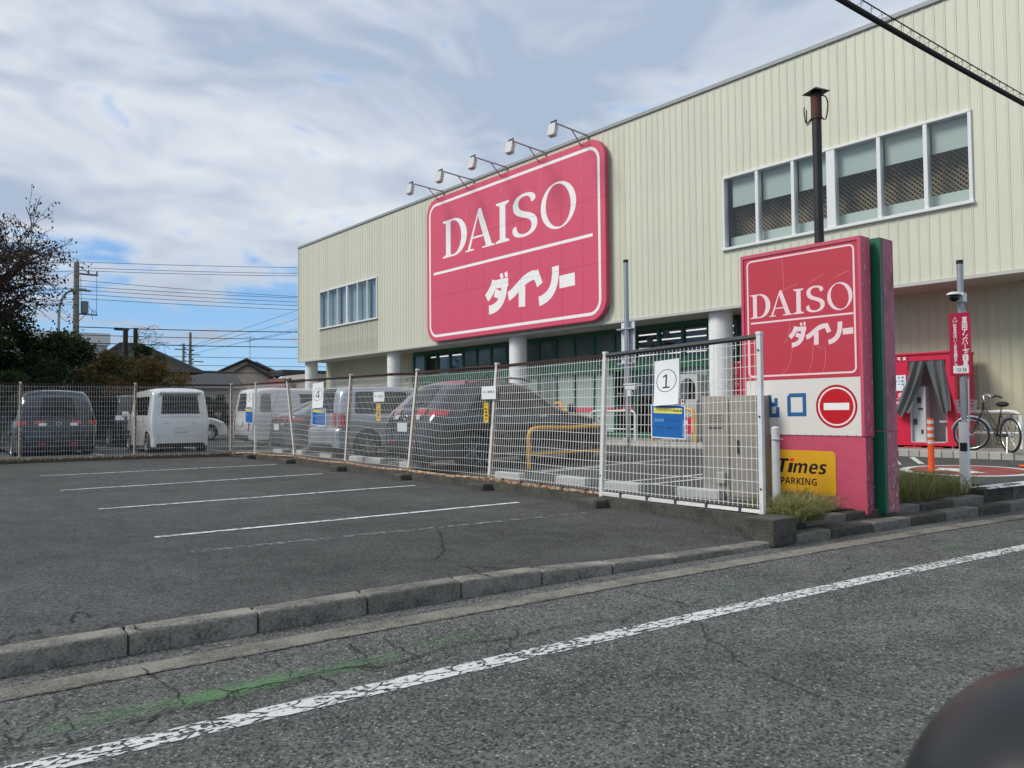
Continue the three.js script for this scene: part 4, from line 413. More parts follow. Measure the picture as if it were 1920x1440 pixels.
// ---------------------------------------------------------------- pipe guards and wheel stops
function guard(label, x, z, len, h, turn, mat, group, midY, r = .04) { const y = x > 15.6 ? .45 : yL(x); const o = thing('pipe_guard', label, 'pipe guard', [x, y, z], turn, group); const rr = .14; part('hoop', tube([[0, -.05, 0], [0, h * .5, 0], [0, h - rr, 0], [rr * .3, h - rr * .3, 0], [rr, h, 0], [len / 2, h, 0], [len - rr, h, 0], [len - rr * .3, h - rr * .3, 0], [len, h - rr, 0], [len, h * .5, 0], [len, -.05, 0]], r, 60, 10), mat, o); if (midY) part('crossbar', bar([0, midY, 0], [len, midY, 0], r * .65, 8), mat, o); return o; }
guard('yellow pipe guard standing beside the black car', 9.28, -10.80, 2.15, .72, .08, M.yellow, null, .26);
const ad = (o, label, len) => { const t = canvas(256, 96, (c, w, h) => { c.fillStyle = '#bf2144'; c.fillRect(0, 0, w, h); c.strokeStyle = '#f3e4e6'; glyphs(c, '駐車場の台', 30, 18, 30, { gap: 1.3, w: .15 }); glyphs(c, '入庫精算金下', 34, 58, 24, { gap: 1.4, w: .15 }); }); const g = new THREE.PlaneGeometry(len - .2, .42); g.translate(len / 2, .42, .02); part('advert_panel', g, new THREE.MeshStandardMaterial({ map: t, roughness: .5, side: THREE.DoubleSide }), o, { keepUV: true }); };
ad(guard('yellow pipe guard with red panel beyond the black car\'s bonnet', 15.95, -16.5, 1.6, .82, -Math.PI / 2 + Math.PI, M.yellow), '', 1.6); ad(guard('yellow pipe guard with red panel beside the payment kiosk', 15.95, -12.25, 1.35, .82, Math.PI / 2, M.yellow), '', 1.35);
guard('white pipe guard at the shop front beside the camera pole', 16.3, -14.5, 1.7, .8, Math.PI / 2, M.white, null, .3, .03);
['white pipe guard behind the bicycle, nearer the booth', 'white pipe guard behind the bicycle at the right edge'].forEach((l, i) => guard(l, 17.35, [-5.55, -4.35][i], 1.1, .72, Math.PI / 2, M.white, null, .3, .035));
{ const o = thing('standing_sign', 'small yellow rimmed red board on the pavement behind the black car', 'sign', [15.95, .45, -17.4]); part('frame', tube([[0, 0, 0], [0, .9, 0], [0, 1.03, .06], [0, 1.03, .34], [0, .9, .4], [0, 0, .4]], .04, 40, 8), M.yellow, o); part('panel', rb(-.01, .01, .5, .95, .06, .34, .004), std([.6, .05, .1], .5), o); }
{ const st = merge(new RoundedBoxGeometry(.13, .12, .62, 2, .02)); uvMetres(st); const spots = [[7.85, -9.6], [7.92, -8.25], [7.80, -7.15], [7.83, -5.95], [8.62, -17.4], [8.45, -15.6], [8.40, -14.75], [8.1, -12.9], [8.7, -20.4], [8.7, -19.2]]; const ls = ['concrete wheel stop left of the yellow guard\'s foot', 'concrete wheel stop right of the yellow guard, mid panel', 'concrete wheel stop just behind the fence post left of circled 1', 'concrete wheel stop beside the beige cabinet', 'concrete wheel stop behind the silver car\'s far wheel', 'concrete wheel stop behind the silver car\'s near wheel', 'concrete wheel stop in the bay between silver and black cars', 'concrete wheel stop under the black car\'s far rear', 'concrete wheel stop behind the grey hatchback\'s far wheel', 'concrete wheel stop behind the grey hatchback\'s near wheel'];
  spots.forEach(([x, z], i) => { const o = thing('wheel_stop', ls[i], 'wheel stop', [x, .2 + .05, z], 0, 'wheel stops behind the fence'); const m = mesh('block', st, M.stop, o); }); }
// ---------------------------------------------------------------- photo booth, kiosk, bicycle
{
  const o = thing('photo_booth', 'red photo booth with open grey curtain against the store wall', 'photo booth', [16.6, .5, -8.22]); const L = 1.78, D = .95, H = 1.84; // local z 0..L, front at x=0
  const redM = M.red, c0 = .92, c1 = 1.56; // curtain opening
  part('shell', [bx(.7, D, .0, H, 0, L), bx(0, .7, 0, H, 0, c0 - .02), bx(0, .7, 0, H, c1 + .06, L), bx(0, .7, H - .12, H, c0 - .02, c1 + .06), bx(0, .7, 0, .06, c0 - .02, c1 + .06)], redM, o); part('roof_trim', rb(-.03, D + .01, H, H + .05, -.01, L + .02, .01), std([.55, .012, .05], .4), o);
  part('interior', [bx(.66, .70, .06, H - .12, c0 - .02, c1 + .06), bx(.02, .66, .06, H - .12, c0 - .02, c0 + .0), bx(.02, .66, .06, .07, c0, c1)], std([.55, .57, .57], .5), o); part('coin_panel', [rb(.10, .3, .06, 1.2, c0, c0 + .26, .02)], std([.5, .52, .52], .5), o); [bx(.085, .101, .42, .54, c0 + .02, c0 + .08), bx(.085, .101, .24, .32, c0 + .16, c0 + .2), bx(.085, .101, .86, .98, c0 + .1, c0 + .17), bx(.085, .101, .72, .76, c0 + .12, c0 + .2)].forEach((g) => part('coin_slot', g, M.dark, o)); part('stool_post', [cyl(.03, .03, .4, .4, .07, c1 - .1, 12), cyl(.14, .14, .04, .4, .46, c1 - .1, 16)], M.grey, o);
  const drape = (top, bot, n = 16, m = 14) => { const pos = [], idx = []; for (let j = 0; j <= m; j++) { const t = j / m; for (let i = 0; i <= n; i++) { const s = i / n; const z = lerp(lerp(top[0], top[1], s), lerp(bot[0], bot[1], s), Math.pow(t, 1.15)); const fold = (.025 + .03 * (1 - Math.abs(t - .5))) * Math.sin(s * 13 + t * 2); pos.push(-.02 - .16 * t * t + fold, lerp(H - .13, bot[2] + .05 * Math.sin(s * 9), t), z); } } for (let j = 0; j < m; j++) for (let i = 0; i < n; i++) { const a = j * (n + 1) + i; idx.push(a, a + 1, a + n + 1, a + 1, a + n + 2, a + n + 1); } const g = new THREE.BufferGeometry(); g.setAttribute('position', new THREE.Float32BufferAttribute(pos, 3)); g.setIndex(idx); g.computeVertexNormals(); return g; };
  const cur = std([.12, .125, .125], .45, { side: THREE.DoubleSide }); part('curtain', drape([c0 - .02, 1.24], [c0 - .27, c0 + .02, .62]), cur, o); part('curtain', drape([1.24, c1 + .04], [c1 + .02, c1 + .2, .66]), cur, o);
  const plate = (name, y0, y1, z0, z1, t) => { const g = new THREE.PlaneGeometry(z1 - z0, y1 - y0).rotateY(-Math.PI / 2).translate(-.006, (y0 + y1) / 2, (z0 + z1) / 2); const uv = g.attributes.uv, p = g.attributes.position; for (let i = 0; i < p.count; i++) uv.setXY(i, (p.getZ(i) - z0) / (z1 - z0), (p.getY(i) - y0) / (y1 - y0)); part(name, g, new THREE.MeshStandardMaterial({ map: t, roughness: .4 }), o, { keepUV: true }); };
  plate('poster', 1.12, 1.44, .34, .84, canvas(256, 160, (c, w, h) => { c.fillStyle = '#e6ebee'; c.fillRect(0, 0, w, h); const q = rng(4); for (let i = 0; i < 22; i++) { c.fillStyle = ['#9ab7b4', '#7f93b8', '#b9c2c8', '#5c86a0'][i % 4]; c.fillRect(12 + (i % 6) * 40, 14 + (i / 6 | 0) * 36, 18 + q() * 14, 16 + q() * 12); } })); plate('header_text', 1.72, 1.83, .3, .9, canvas(256, 48, (c, w, h) => { c.fillStyle = '#b01438'; c.fillRect(0, 0, w, h); c.strokeStyle = '#f2e6e6'; glyphs(c, '証明用写真', 14, 7, 34, { gap: 1.42, w: .13 }); }));
  plate('price_print', .74, 1.1, .3, .82, canvas(256, 180, (c, w, h) => { c.fillStyle = '#b3123a'; c.fillRect(0, 0, w, h); c.fillStyle = '#f4ecec'; c.strokeStyle = '#f4ecec'; c.font = 'bold 34px sans-serif'; c.fillText('DAISO', 62, 42); c.lineWidth = 8; for (let i = 0; i < 3; i++) { c.beginPath(); c.moveTo(186, 30 + i * 15); c.lineTo(210, 14 + i * 15); c.lineTo(234, 30 + i * 15); c.stroke(); } c.lineWidth = 4; c.strokeRect(110, 74, 136, 88); c.font = 'bold 52px sans-serif'; c.fillText('700', 120, 134); glyphs(c, '円', 214, 130, 28); glyphs(c, '証', 66, 78, 40); glyphs(c, '明', 66, 122, 40); }));
  { const t = canvas(256, 400, (c, w, h) => { c.fillStyle = '#a5112f'; c.fillRect(0, 0, w, h); c.strokeStyle = '#e9cfd2'; c.lineWidth = 6; glyphs(c, '証明', 40, 30, 80, { gap: 1.1 }); glyphs(c, '写真', 40, 160, 80, { gap: 1.1 }); glyphs(c, '今下い', 60, 320, 40, { gap: 1.1 }); }); const g = new THREE.PlaneGeometry(.55, .8).translate(.42, 1.1, L + .004); part('side_print', g, new THREE.MeshStandardMaterial({ map: t, roughness: .4 }), o, { keepUV: true }); }
  part('feet', [[.08, .1], [.08, .95], [.08, L - .1], [.85, .1], [.85, L - .1]].map(([x, z]) => cyl(.03, .02, .06, x, -.06, z, 10)), M.galv, o); part('base_strip', [[.3, .62], [.85, 1.2], [1.3, 1.6]].map(([a, b]) => rb(-.2, -.16, -.045, -.02, a, b, .005)), std([.5, .04, .05], .6), o);
}
{ const o = thing('payment_kiosk', 'grey arched kiosk with black lettered plates under the store overhang', 'kiosk', [16.7, .45, -13.95]); const g = M.grey; part('body', [rb(0, .5, 0, 1.05, 0, .52, .02), rb(0, .5, 0, 1.05, .56, 1.2, .02)], std([.40, .40, .40], .6), o);
  const arch = new THREE.Shape(); arch.moveTo(0, 0); arch.lineTo(1.2, 0); arch.lineTo(1.2, .66); arch.lineTo(0, .74); arch.closePath(); for (const [a, b] of [[.06, .5], [.64, 1.14]]) { const h = new THREE.Path(); h.moveTo(a, .02); h.lineTo(b, .02); h.lineTo(b, .34); h.absarc((a + b) / 2, .34, (b - a) / 2, 0, Math.PI, false); h.lineTo(a, .02); arch.holes.push(h); } const ag = extrude(arch, .4, .008); ag.rotateY(-Math.PI / 2); ag.translate(.45, 1.06, 0); part('arched_hood', ag, std([.5, .5, .49], .55), o); part('recess_panel', bx(.38, .44, 1.06, 1.7, .02, 1.18), M.dark, o);
  const t = canvas(64, 256, (c, w, h) => { c.fillStyle = '#17181a'; c.fillRect(0, 0, w, h); c.fillStyle = '#e4e2de'; c.fillRect(8, 8, w - 16, h - 16); c.strokeStyle = '#222'; glyphs(c, '車両入庫台', 16, 16, 34, { vertical: true, gap: 1.3, w: .16 }); }); for (const [z, y, h] of [[.58, .62, .85], [.76, .62, .85], [1.02, .3, .7]]) part('lettered_plate', new THREE.PlaneGeometry(.14, h * .7).rotateY(-Math.PI / 2).translate(-.012, y + h * .35 - .1, z), new THREE.MeshStandardMaterial({ map: t, roughness: .5 }), o, { keepUV: true }); }
{ const o = thing('shop_notice', 'red vertical shop notice with white lettering behind the white column', 'notice', [17.0, .45, -12.0]); const t = canvas(128, 256, (c, w, h) => { c.fillStyle = '#c01f3f'; c.fillRect(0, 0, w, h); c.strokeStyle = '#f0dcdf'; c.lineWidth = 5; c.strokeRect(5, 5, w - 10, h - 10); glyphs(c, '入口', 28, 40, 34); glyphs(c, '中から', 18, 110, 30); glyphs(c, '今下す', 18, 180, 30); }); part('face', new THREE.PlaneGeometry(.42, 1.15).rotateY(-Math.PI / 2).translate(0, 1.45, .2), new THREE.MeshStandardMaterial({ map: t, roughness: .4 }), o, { keepUV: true }); part('backing', rb(.003, .02, .87, 2.03, -.015, .415, .005), M.redDark, o); part('stand', [bar([.012, 0, .05], [.012, .9, .05], .012), bar([.012, 0, .35], [.012, .9, .35], .012)], M.dark, o); }
{ // bicycle: rear wheel nearest, front wheel turned
  const o = thing('bicycle', 'dark city bicycle with wire basket leaning by the red booth', 'bicycle', [15.6, .45, -5.16], .853); const R = .31; // local +x forward
  const blk = std([.02, .02, .022], .35), tyreM = M.rubber; const wheel = (x, turn, parentName) => { const g = new THREE.Group(); g.name = parentName; g.position.set(x, R, 0); g.rotation.y = turn; o.add(g); part('tyre', new THREE.TorusGeometry(R - .018, .018, 8, 40), tyreM, g); part('rim', new THREE.TorusGeometry(R - .045, .01, 6, 40), M.chrome, g); part('spokes', Array.from({ length: 28 }, (_, i) => { const a = i / 28 * Math.PI * 2; return bar([Math.cos(a + .3) * .02, Math.sin(a + .3) * .02, i % 2 ? .025 : -.025], [Math.cos(a) * (R - .045), Math.sin(a) * (R - .045), 0], .0016, 4); }), M.chrome, g); part('hub', new THREE.CylinderGeometry(.025, .025, .09, 12).rotateX(Math.PI / 2), M.chrome, g); const fen = new THREE.TorusGeometry(R + .022, .024, 5, 30, Math.PI * .85); part('mudguard', fen.rotateZ(parentName === 'front_wheel' ? .25 : .2), M.chrome, g); return g; };
  wheel(0, 0, 'rear_wheel'); const ST = .85, steer = (g) => (Array.isArray(g) ? g : [g]).map((q) => q.translate(-.84, 0, 0).rotateY(ST).translate(.84, 0, 0)); wheel(.84 + .2 * Math.cos(ST), ST, 'front_wheel').position.z = -.2 * Math.sin(ST);
  part('frame', [bar([.42, .28, 0], [.85, .78, 0], .019, 10), bar([.42, .28, 0], [.27, .72, 0], .016, 10), bar([.42, .28, 0], [0, R, .05], .009, 8), bar([.42, .28, 0], [0, R, -.05], .009, 8), bar([.27, .68, 0], [0, R, .05], .008, 8), bar([.27, .68, 0], [0, R, -.05], .008, 8), bar([.36, .42, 0], [.83, .86, 0], .014, 10), bar([.84, .72, 0], [.81, .90, 0], .022, 10)], blk, o); part('fork', steer([bar([.86, .70, .05], [1.03, R, .045], .01, 8), bar([.86, .70, -.05], [1.03, R, -.045], .01, 8), bar([.86, .70, -.05], [.86, .70, .05], .012, 8)]), blk, o);
  part('handlebar', steer(tube([[.62, 1.0, .30], [.74, 1.04, .24], [.83, 1.05, .08], [.81, .92, 0], [.83, 1.05, -.08], [.74, 1.04, -.24], [.62, 1.0, -.30]], .011, 40, 8)), M.chrome, o); part('grip', steer([bar([.70, 1.03, .26], [.58, .99, .31], .016, 8), bar([.70, 1.03, -.26], [.58, .99, -.31], .016, 8)]), M.black, o); part('seat_post', bar([.27, .70, 0], [.24, .82, 0], .013, 8), M.chrome, o); part('saddle', new THREE.SphereGeometry(1, 18, 10).scale(.14, .05, .09).translate(.21, .86, 0), M.black, o); part('carrier', [bar([.16, .68, .06], [-.22, .68, .06], .006), bar([.16, .68, -.06], [-.22, .68, -.06], .006), bar([-.22, .68, -.06], [-.22, .68, .06], .006), bar([-.03, .68, -.06], [-.03, .68, .06], .006), bar([-.15, .68, .06], [0, R, .06], .005), bar([-.15, .68, -.06], [0, R, -.06], .005)], M.black, o);
  part('crank', [new THREE.TorusGeometry(.075, .008, 6, 24).translate(.42, .28, .04), bar([.42, .28, .05], [.50, .14, .05], .008), bar([.42, .28, -.05], [.34, .42, -.05], .008), rb(.46, .56, .125, .145, .05, .13, .004), rb(.29, .38, .41, .43, -.13, -.05, .004)], M.dark, o); part('chain_guard', rb(.02, .46, .27, .33, .045, .055, .01), blk, o); part('kickstand', bar([-.02, .28, -.07], [-.12, .0, -.14], .007), M.chrome, o);
  const bk = []; for (let i = 0; i <= 8; i++) { const t = i / 8; for (const [a, b] of [[[.98 + t * .26, .72, -.12], [.95 + t * .33, .95, -.16]], [[.98 + t * .26, .72, .12], [.95 + t * .33, .95, .16]], [[1.24, .72, -.12 + t * .24], [1.28, .95, -.16 + t * .32]], [[.98, .72, -.12 + t * .24], [.95, .95, -.16 + t * .32]], [[.98, .72, -.12 + t * .24], [1.24, .72, -.12 + t * .24]]]) bk.push(bar(a, b, .002, 4)); } for (const y of [.72, .8, .88, .95]) { const t = (y - .72) / .23, x0 = .98 - .03 * t, x1 = 1.24 + .04 * t, z = .12 + .04 * t; bk.push(bar([x0, y, -z], [x1, y, -z], .003, 4), bar([x0, y, z], [x1, y, z], .003, 4), bar([x1, y, -z], [x1, y, z], .003, 4), bar([x0, y, -z], [x0, y, z], .003, 4)); } part('basket', steer(bk), M.galv, o); }
{ const o = thing('traffic_cone', 'orange traffic cone at the right edge by the pavement', 'traffic cone', [14.35, yL(14.35), -4.42]); part('cone', new THREE.LatheGeometry([[.13, .02], [.12, .04], [.025, .62], [.02, .66], [0, .66]].map(([a, b]) => new THREE.Vector2(a, b)), 20), M.orange, o); part('base', rb(-.17, .17, 0, .03, -.17, .17, .01), M.orange, o); }

// ---------------------------------------------------------------- cars
const paint = (c, m = .25, r = .3) => new THREE.MeshPhysicalMaterial({ color: lin(...c), metalness: m, roughness: r, clearcoat: 1, clearcoatRoughness: .04 });
const CM = { glass: new THREE.MeshPhysicalMaterial({ color: lin(.008, .009, .010), roughness: .03, ior: 1.4 }), seam: std([.02, .02, .02], .8), lampRed: new THREE.MeshPhysicalMaterial({ color: lin(.42, .012, .02), roughness: .12, clearcoat: 1 }), lampClear: new THREE.MeshPhysicalMaterial({ color: lin(.6, .6, .6), roughness: .12, metalness: .4, clearcoat: 1 }), trim: std([.02, .02, .021], .6), plate: std([.7, .72, .7], .5), rim: std([.45, .46, .48], .3, { metalness: .85 }), rimDark: std([.2, .2, .21], .35, { metalness: .8 }) };
function wheelGeo(R, w, spokes) { const ty = new THREE.LatheGeometry([[R * .64, -w / 2], [R * .9, -w / 2], [R * .985, -w * .38], [R, 0], [R * .985, w * .38], [R * .9, w / 2], [R * .64, w / 2]].map(([a, b]) => new THREE.Vector2(a, b)), 28).rotateX(Math.PI / 2); const rim = [new THREE.LatheGeometry([[R * .66, w * .48], [R * .62, w * .44], [R * .6, w * .2], [R * .6, -w * .45]].map(([a, b]) => new THREE.Vector2(a, b)), 28).rotateX(Math.PI / 2), new THREE.CylinderGeometry(R * .14, R * .14, .03, 14).rotateX(Math.PI / 2).translate(0, 0, w * .38)]; for (let i = 0; i < spokes; i++) { const a = i / spokes * Math.PI * 2; const b = box(R * .5, R * .10, .025, R * .36, 0, w * .36); b.rotateZ(a); rim.push(b); } const disc = new THREE.CylinderGeometry(R * .58, R * .58, .02, 20).rotateX(Math.PI / 2).translate(0, 0, w * .05); return { ty: merge(ty), rim: merge(rim), disc: merge(disc) }; }
function makeCar(name, label, c) {
  const o = thing(name, label, 'car', c.pos, c.turn); const { L, W } = c; const hw = W / 2;
  // smooth the side outline: x never decreases from tail to nose
  const cur = new THREE.CatmullRomCurve3(c.sil.map(([x, y]) => V(x, y, 0)), false, 'centripetal'); let sil = cur.getPoints(150).map((p) => [p.x, p.y]); for (let i = 1; i < sil.length; i++) if (sil[i][0] <= sil[i - 1][0]) sil[i][0] = sil[i - 1][0] + 1e-4;
  const top = sil.reduce((a, p, i) => p[1] > sil[a][1] ? i : a, 0);
  const xAt = (y, rear) => { if (rear) { for (let i = 1; i <= top; i++) if (sil[i][1] >= y) { const [a, b] = sil[i - 1], [p, q] = sil[i]; return q - b < 1e-6 ? p : lerp(a, p, clamp((y - b) / (q - b))); } return sil[top][0]; } for (let i = sil.length - 2; i >= top; i--) if (sil[i][1] >= y) { const [a, b] = sil[i + 1], [p, q] = sil[i]; return q - b < 1e-6 ? p : lerp(a, p, clamp((y - b) / (q - b))); } return sil[top][0]; };
  const yTop = (x) => { for (let i = 1; i < sil.length; i++) if (sil[i][0] >= x) { const t = (x - sil[i - 1][0]) / (sil[i][0] - sil[i - 1][0]); return lerp(sil[i - 1][1], sil[i][1], t); } return sil.at(-1)[1]; };
  const rnd = (d, r) => d >= r ? 0 : r - Math.sqrt(Math.max(0, r * r - (r - Math.max(d, 0)) ** 2));
  const wAt = (x, y, yt) => { yt = yt ?? yTop(x); let w = hw * (1 - .05 * Math.pow(Math.abs(2 * x / L), 4)); const b = c.belt; if (y > b) w -= (y - b) / (c.H - b) * (c.tumble ?? .14); else w -= .035 * Math.pow(clamp((b * .75 - y) / (b * .75)), 1.5) + .012 * Math.sin(clamp((y - .3) / (b - .3)) * Math.PI * 2); w -= rnd(yt - y, c.rTop ?? .11) * .8; w -= rnd(x - xAt(y, true), c.rEnd ?? .2); w -= rnd(xAt(y, false) - x, c.rFront ?? .28); return Math.max(w, .3); };
  const bot = (x) => { let b = c.sill; for (const xw of c.axles) { const d = Math.abs(x - xw), ra = c.R + .055; if (d < ra) b = Math.max(b, c.R + Math.sqrt(ra * ra - d * d)); } return b; };
  const st = []; sil.forEach((p) => st.push(p)); for (const xw of c.axles) for (let k = -12; k <= 12; k++) { const x = xw + Math.sin(k / 12 * Math.PI / 2) * (c.R + .056); st.push([x, yTop(x)]); } st.sort((a, b) => a[0] - b[0]); const cols = st.filter((p, i) => !i || p[0] - st[i - 1][0] > 4e-4);
  const NR = 18, gsB = []; for (const s of [1, -1]) { const pos = [], idx = []; cols.forEach(([x, yt]) => { const b = Math.min(bot(x), yt - .01); for (let j = 0; j <= NR; j++) { const t = j / NR, q = t < .75 ? t * .88 / .75 : lerp(.88, 1, (t - .75) / .25); const y = lerp(b, yt, q); pos.push(x, y, s * wAt(x, y, yt)); } }); for (let i = 0; i < cols.length - 1; i++) for (let j = 0; j < NR; j++) { const a = i * (NR + 1) + j, b = a + NR + 1; s > 0 ? idx.push(a, b, a + 1, b, b + 1, a + 1) : idx.push(a, a + 1, b, b, a + 1, b + 1); } const g = new THREE.BufferGeometry(); g.setAttribute('position', new THREE.Float32BufferAttribute(pos, 3)); g.setIndex(idx); gsB.push(g); }
  const nrmS = (i) => { const a = sil[Math.max(0, i - 1)], b = sil[Math.min(sil.length - 1, i + 1)]; let nx = -(b[1] - a[1]), ny = b[0] - a[0]; const l = Math.hypot(nx, ny) || 1; return [nx / l, ny / l]; };
  const crown = c.crown ?? .035; const surf = (i, v, off = 0) => { const k = clamp(i, 0, sil.length - 1), i0 = Math.floor(k), f = k - i0, A = sil[i0], B = sil[Math.min(i0 + 1, sil.length - 1)]; const x = lerp(A[0], B[0], f), y = lerp(A[1], B[1], f), n = nrmS(Math.round(k)); const w = wAt(x, y, y), e = crown * (1 - v * v) * (.4 + .6 * Math.abs(n[0])) + off; return [x + n[0] * e, y + n[1] * e, v * w]; };
  { const pos = [], idx = [], m = 14; for (let i = 0; i < sil.length; i++) for (let j = 0; j <= m; j++) pos.push(...surf(i, j / m * 2 - 1)); for (let i = 0; i < sil.length - 1; i++) for (let j = 0; j < m; j++) { const a = i * (m + 1) + j, b = a + m + 1; idx.push(a, a + 1, b, b, a + 1, b + 1); } const g = new THREE.BufferGeometry(); g.setAttribute('position', new THREE.Float32BufferAttribute(pos, 3)); g.setIndex(idx); gsB.push(g); }
  let body = mergeVertices(mergeGeometries(gsB), 1e-3); body.computeVertexNormals(); const bm = new THREE.Mesh(body, c.paint); bm.name = 'body'; bm.userData.label = undefined; o.add(bm); delete bm.userData.label;
  const iAt = (y, rear) => { if (rear) { for (let i = 0; i <= top; i++) if (sil[i][1] >= y) return i; return top; } for (let i = sil.length - 1; i >= top; i--) if (sil[i][1] >= y) return i; return top; };
  const endPatch = (rear, y0, y1, v0, v1, off = .008, n = 8, m = 8) => { const a = iAt(y0, rear), b = iAt(y1, rear), pos = [], idx = []; for (let i = 0; i <= n; i++) for (let j = 0; j <= m; j++) pos.push(...surf(lerp(a, b, i / n), lerp(v0, v1, j / m), off)); for (let i = 0; i < n; i++) for (let j = 0; j < m; j++) { const p = i * (m + 1) + j, q = p + m + 1; rear ? idx.push(p, p + 1, q, q, p + 1, q + 1) : idx.push(p, q, p + 1, q, q + 1, p + 1); } const g = new THREE.BufferGeometry(); g.setAttribute('position', new THREE.Float32BufferAttribute(pos, 3)); g.setIndex(idx); g.computeVertexNormals(); return g; };
  const sidePoly = (pts, s, off = .007) => { const cv = []; const n = pts.length, q = .22; for (let i = 0; i < n; i++) { const p = pts[(i + n - 1) % n], a = pts[i], b = pts[(i + 1) % n]; const r = Math.min(.07, Math.hypot(a[0] - p[0], a[1] - p[1]) * .4, Math.hypot(b[0] - a[0], b[1] - a[1]) * .4); const u = (f) => { const l = Math.hypot(f[0] - a[0], f[1] - a[1]); return [a[0] + (f[0] - a[0]) / l * r, a[1] + (f[1] - a[1]) / l * r]; }; const A = u(p), B = u(b); cv.push(A, [lerp(lerp(A[0], a[0], .5), lerp(a[0], B[0], .5), .5), lerp(lerp(A[1], a[1], .5), lerp(a[1], B[1], .5), .5)], B); } const g = new THREE.ShapeGeometry(shapeOf(cv)); const p = g.attributes.position; for (let i = 0; i < p.count; i++) p.setZ(i, s * (wAt(p.getX(i), p.getY(i)) + off)); const ix = g.index.array; if (s < 0) for (let i = 0; i < ix.length; i += 3) { const t = ix[i]; ix[i] = ix[i + 1]; ix[i + 1] = t; } g.computeVertexNormals(); return g; };
  const sideGrid = (x0, x1, y0, y1, s, off = .008, n = 6) => { const pos = [], idx = []; for (let i = 0; i <= n; i++) for (let j = 0; j <= n; j++) { const y = lerp(y0, y1, j / n); let x = x0 === null ? xAt(y, true) + x1 * (i / n) ** 1.5 : x1 === null ? xAt(y, false) - x0 * (1 - i / n) ** 1.5 : clamp(lerp(x0, x1, i / n), xAt(y, true), xAt(y, false)); pos.push(x, y, s * (wAt(x, y, Math.max(yTop(x), y + .2)) + off)); } for (let i = 0; i < n; i++) for (let j = 0; j < n; j++) { const a = i * (n + 1) + j, b = a + n + 1; s > 0 ? idx.push(a, b, a + 1, b, b + 1, a + 1) : idx.push(a, a + 1, b, b, a + 1, b + 1); } const g = new THREE.BufferGeometry(); g.setAttribute('position', new THREE.Float32BufferAttribute(pos, 3)); g.setIndex(idx); g.computeVertexNormals(); return g; };
  for (const s of [1, -1]) for (const w of c.windows) part('side_window', sidePoly(w, s), CM.glass, o);
  if (c.pillars) for (const s of [1, -1]) for (const w of c.pillars) part('window_pillar', sidePoly(w, s, .010), w.mat || CM.trim, o);
  part('rear_window', endPatch(true, ...c.rearGlass), CM.glass, o); part('windscreen', endPatch(false, ...c.windscreen), CM.glass, o);
  for (const s of [1, -1]) { if (c.tail) { const [y0, y1, v, dx] = c.tail; part('tail_light', [endPatch(true, y0, y1, s > 0 ? v : -1, s > 0 ? 1 : -v, .012, 5, 5), ], c.tailMat || CM.lampRed, o); if (dx > .11) part('tail_light', sideGrid(null, dx, y0, y1, s, .012), c.tailMat || CM.lampRed, o); } if (c.tail2) { const [y0, y1, v, v2] = c.tail2; part('reversing_light', endPatch(true, y0, y1, s > 0 ? v : -v2, s > 0 ? v2 : -v, .014, 4, 4), CM.lampClear, o); } if (c.head) { const [y0, y1, v, dx] = c.head; part('headlight', [endPatch(false, y0, y1, s > 0 ? v : -1, s > 0 ? 1 : -v, .012, 5, 5), sideGrid(dx, null, y0, y1, s, .012)], CM.lampClear, o); } if (c.reflector) part('reflector', endPatch(true, c.reflector[0], c.reflector[1], s > 0 ? .55 : -.85, s > 0 ? .85 : -.55, .014, 2, 3), CM.lampRed, o); }
  if (c.bumperDark) { part('lower_bumper', endPatch(true, c.sill + .01, c.bumperDark, -.92, .92, .012, 4, 8), CM.trim, o); part('lower_bumper', endPatch(false, c.sill + .01, c.bumperDark, -.8, .8, .012, 4, 8), CM.trim, o); } if (c.garnish) part('tailgate_garnish', endPatch(true, ...c.garnish, .016, 3, 8), c.garnishMat || CM.lampClear, o); part('number_plate', rb(-.006, .006, -.08, .08, -.165, .165, .004).translate(surf(iAt(c.plateY, true), 0)[0] - .02, c.plateY + .06, 0), c.plateMat || CM.plate, o);
  if (c.badge) part('badge', new THREE.TorusGeometry(.055, .012, 6, 20).scale(1, .68, 1).rotateY(Math.PI / 2).translate(surf(iAt(c.badge, true), 0)[0] - .012, c.badge, 0), M.chrome, o);
  const seamPath = (pts, s) => { const q = []; for (let i = 0; i < pts.length - 1; i++) for (let k = 0; k < 8; k++) { const x = lerp(pts[i][0], pts[i + 1][0], k / 8), y = lerp(pts[i][1], pts[i + 1][1], k / 8); q.push(V(x, y, s * (wAt(x, y) + .001))); } const [x, y] = pts.at(-1); q.push(V(x, y, s * (wAt(x, y) + .001))); return prism(q, .004); };
  for (const s of [1, -1]) { c.doors.forEach((d) => part('door_seam', seamPath(d, s), CM.seam, o)); c.handles.forEach(([x, y]) => { const z = wAt(x, y); part('door_handle', rb(x - .09, x + .09, y - .018, y + .018, s > 0 ? z - .01 : -z - .028, s > 0 ? z + .028 : -z + .01, .012), c.handleMat || c.paint, o); }); const [mx, my] = c.mirror, mz = wAt(mx, my); part('wing_mirror', rb(mx - .05, mx + .09, my, my + .17, s > 0 ? mz + .03 : -mz - .22, s > 0 ? mz + .22 : -mz - .03, .05, 3), c.paint, o); if (c.sideSkirt) part('side_trim', sideGrid(c.axles[0] + c.R + .09, c.axles[1] - c.R - .09, c.sill + .005, c.sill + (c.skirtH ?? .10), s, .014), c.skirtMat || CM.trim, o); }
  part('underbody', [bx(-L / 2 + .15, L / 2 - .15, c.sill - .02, Math.min(c.belt - .12, .72), -hw * .76, hw * .76), bx(-L / 2 + .3, L / 2 - .3, .2, c.sill + .1, -hw * .7, hw * .7)], M.black, o);
